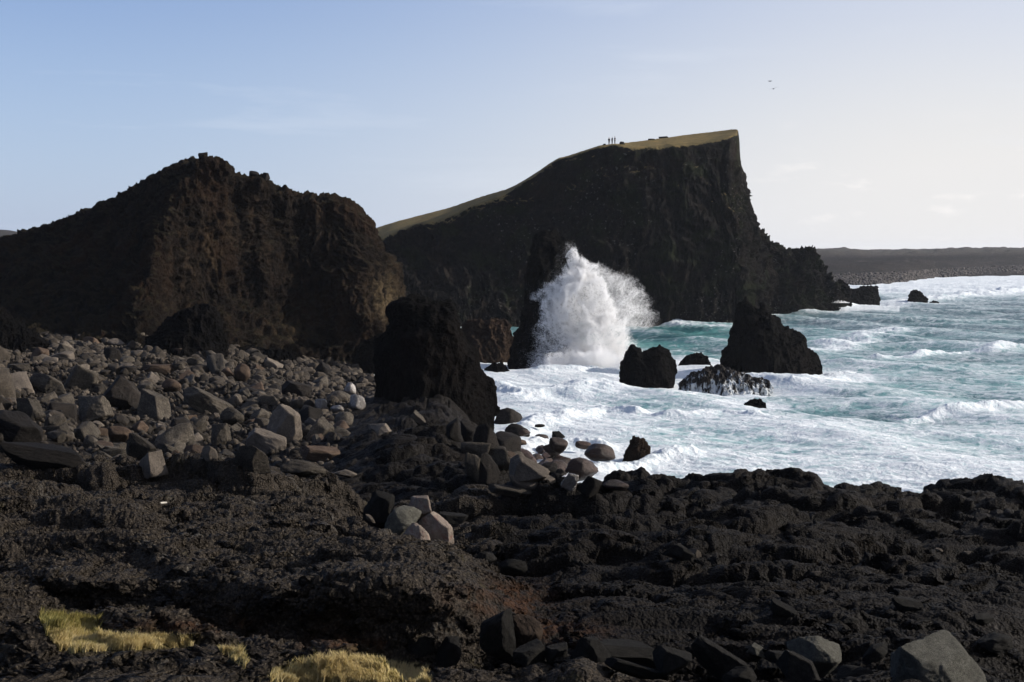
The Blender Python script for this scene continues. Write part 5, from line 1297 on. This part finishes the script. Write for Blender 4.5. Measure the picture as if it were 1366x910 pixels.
def MX(fac, a, b, mode='MIX'):
    n = nt.nodes.new('ShaderNodeMix'); n.data_type = 'RGBA'; n.blend_type = mode
    for inp, v in ((n.inputs['Factor'], fac), (n.inputs[6], a), (n.inputs[7], b)):
        if isinstance(v, (int, float)): inp.default_value = v
        elif isinstance(v, tuple): inp.default_value = v
        else: nt.links.new(v, inp)
    return n.outputs[2]
def MA(op, a, b):
    n = nt.nodes.new('ShaderNodeMath'); n.operation = op; n.use_clamp = True
    for i, v in enumerate((a, b)):
        if isinstance(v, (int, float)): n.inputs[i].default_value = v
        else: nt.links.new(v, n.inputs[i])
    return n.outputs[0]
base = MX(1.0, sky.outputs[0], (0.92, 0.91, 1.13, 1), 'MULTIPLY')
# high thin veil of ice cloud, thicker towards the horizon and towards the sea side
veil = MA('ADD', MR(sx.outputs['Z'], 0.0, 0.22, 0.80, 0.22), MR(sx.outputs['X'], -0.35, 0.42, -0.12, 0.33))
veilc = MX(MR(sx.outputs['X'], -0.35, 0.3, 0.0, 1.0), (3.75, 4.75, 6.6, 1), (6.7, 6.6, 6.55, 1))
base = MX(veil, base, veilc)
mp2 = N('ShaderNodeMapping'); mp2.inputs['Scale'].default_value = (7, 7, 26); nt.links.new(tc.outputs['Generated'], mp2.inputs[0])
c2 = N('ShaderNodeTexNoise', Scale=2.6, Detail=8, Roughness=0.62); nt.links.new(mp2.outputs[0], c2.inputs['Vector'])
puffs = MA('MULTIPLY', MR(c2.outputs['Fac'], 0.55, 0.72, 0.0, 0.55), MA('MULTIPLY', MR(sx.outputs['Z'], 0.10, 0.05, 0, 1), MR(sx.outputs['X'], 0.12, 0.24, 0, 1)))
base = MX(puffs, base, (8.2, 7.9, 7.7, 1))
nt.links.new(MX(r1.outputs[0], base, (6.6, 7.0, 7.6, 1)), bg.inputs['Color'])

sl = bpy.data.lights.new('sun', 'SUN'); sl.energy = 5.0; sl.angle = math.radians(0.53); sl.color = (1.0, 0.93, 0.84)
so = bpy.data.objects.new('sun', sl); COL.objects.link(so)
sd = Vector((math.sin(SUN_AZ) * math.cos(SUN_EL), math.cos(SUN_AZ) * math.cos(SUN_EL), math.sin(SUN_EL)))
so.rotation_euler = sd.to_track_quat('Z', 'Y').to_euler(); so.location = sd * 100

cam = bpy.data.cameras.new('camera'); co = bpy.data.objects.new('camera', cam); COL.objects.link(co)
co.location = (0, 0, CAMZ); co.rotation_euler = (math.radians(90) - PITCH, 0, 0)
cam.sensor_width = 36; cam.lens = F / 1366 * 36; cam.clip_start = 0.1; cam.clip_end = 30000
SC.camera = co
SC.view_settings.view_transform = 'Standard'; SC.view_settings.look = 'None'; SC.view_settings.exposure = 0.58; SC.view_settings.gamma = 1
SC.render.engine = 'CYCLES'
cy = SC.cycles; cy.max_bounces = 7; cy.diffuse_bounces = 6; cy.glossy_bounces = 2; cy.transmission_bounces = 4; cy.volume_bounces = 1; cy.transparent_max_bounces = 8
cy.use_denoising = True; cy.volume_step_rate = 1
SC.render.resolution_x = 1024; SC.render.resolution_y = 682
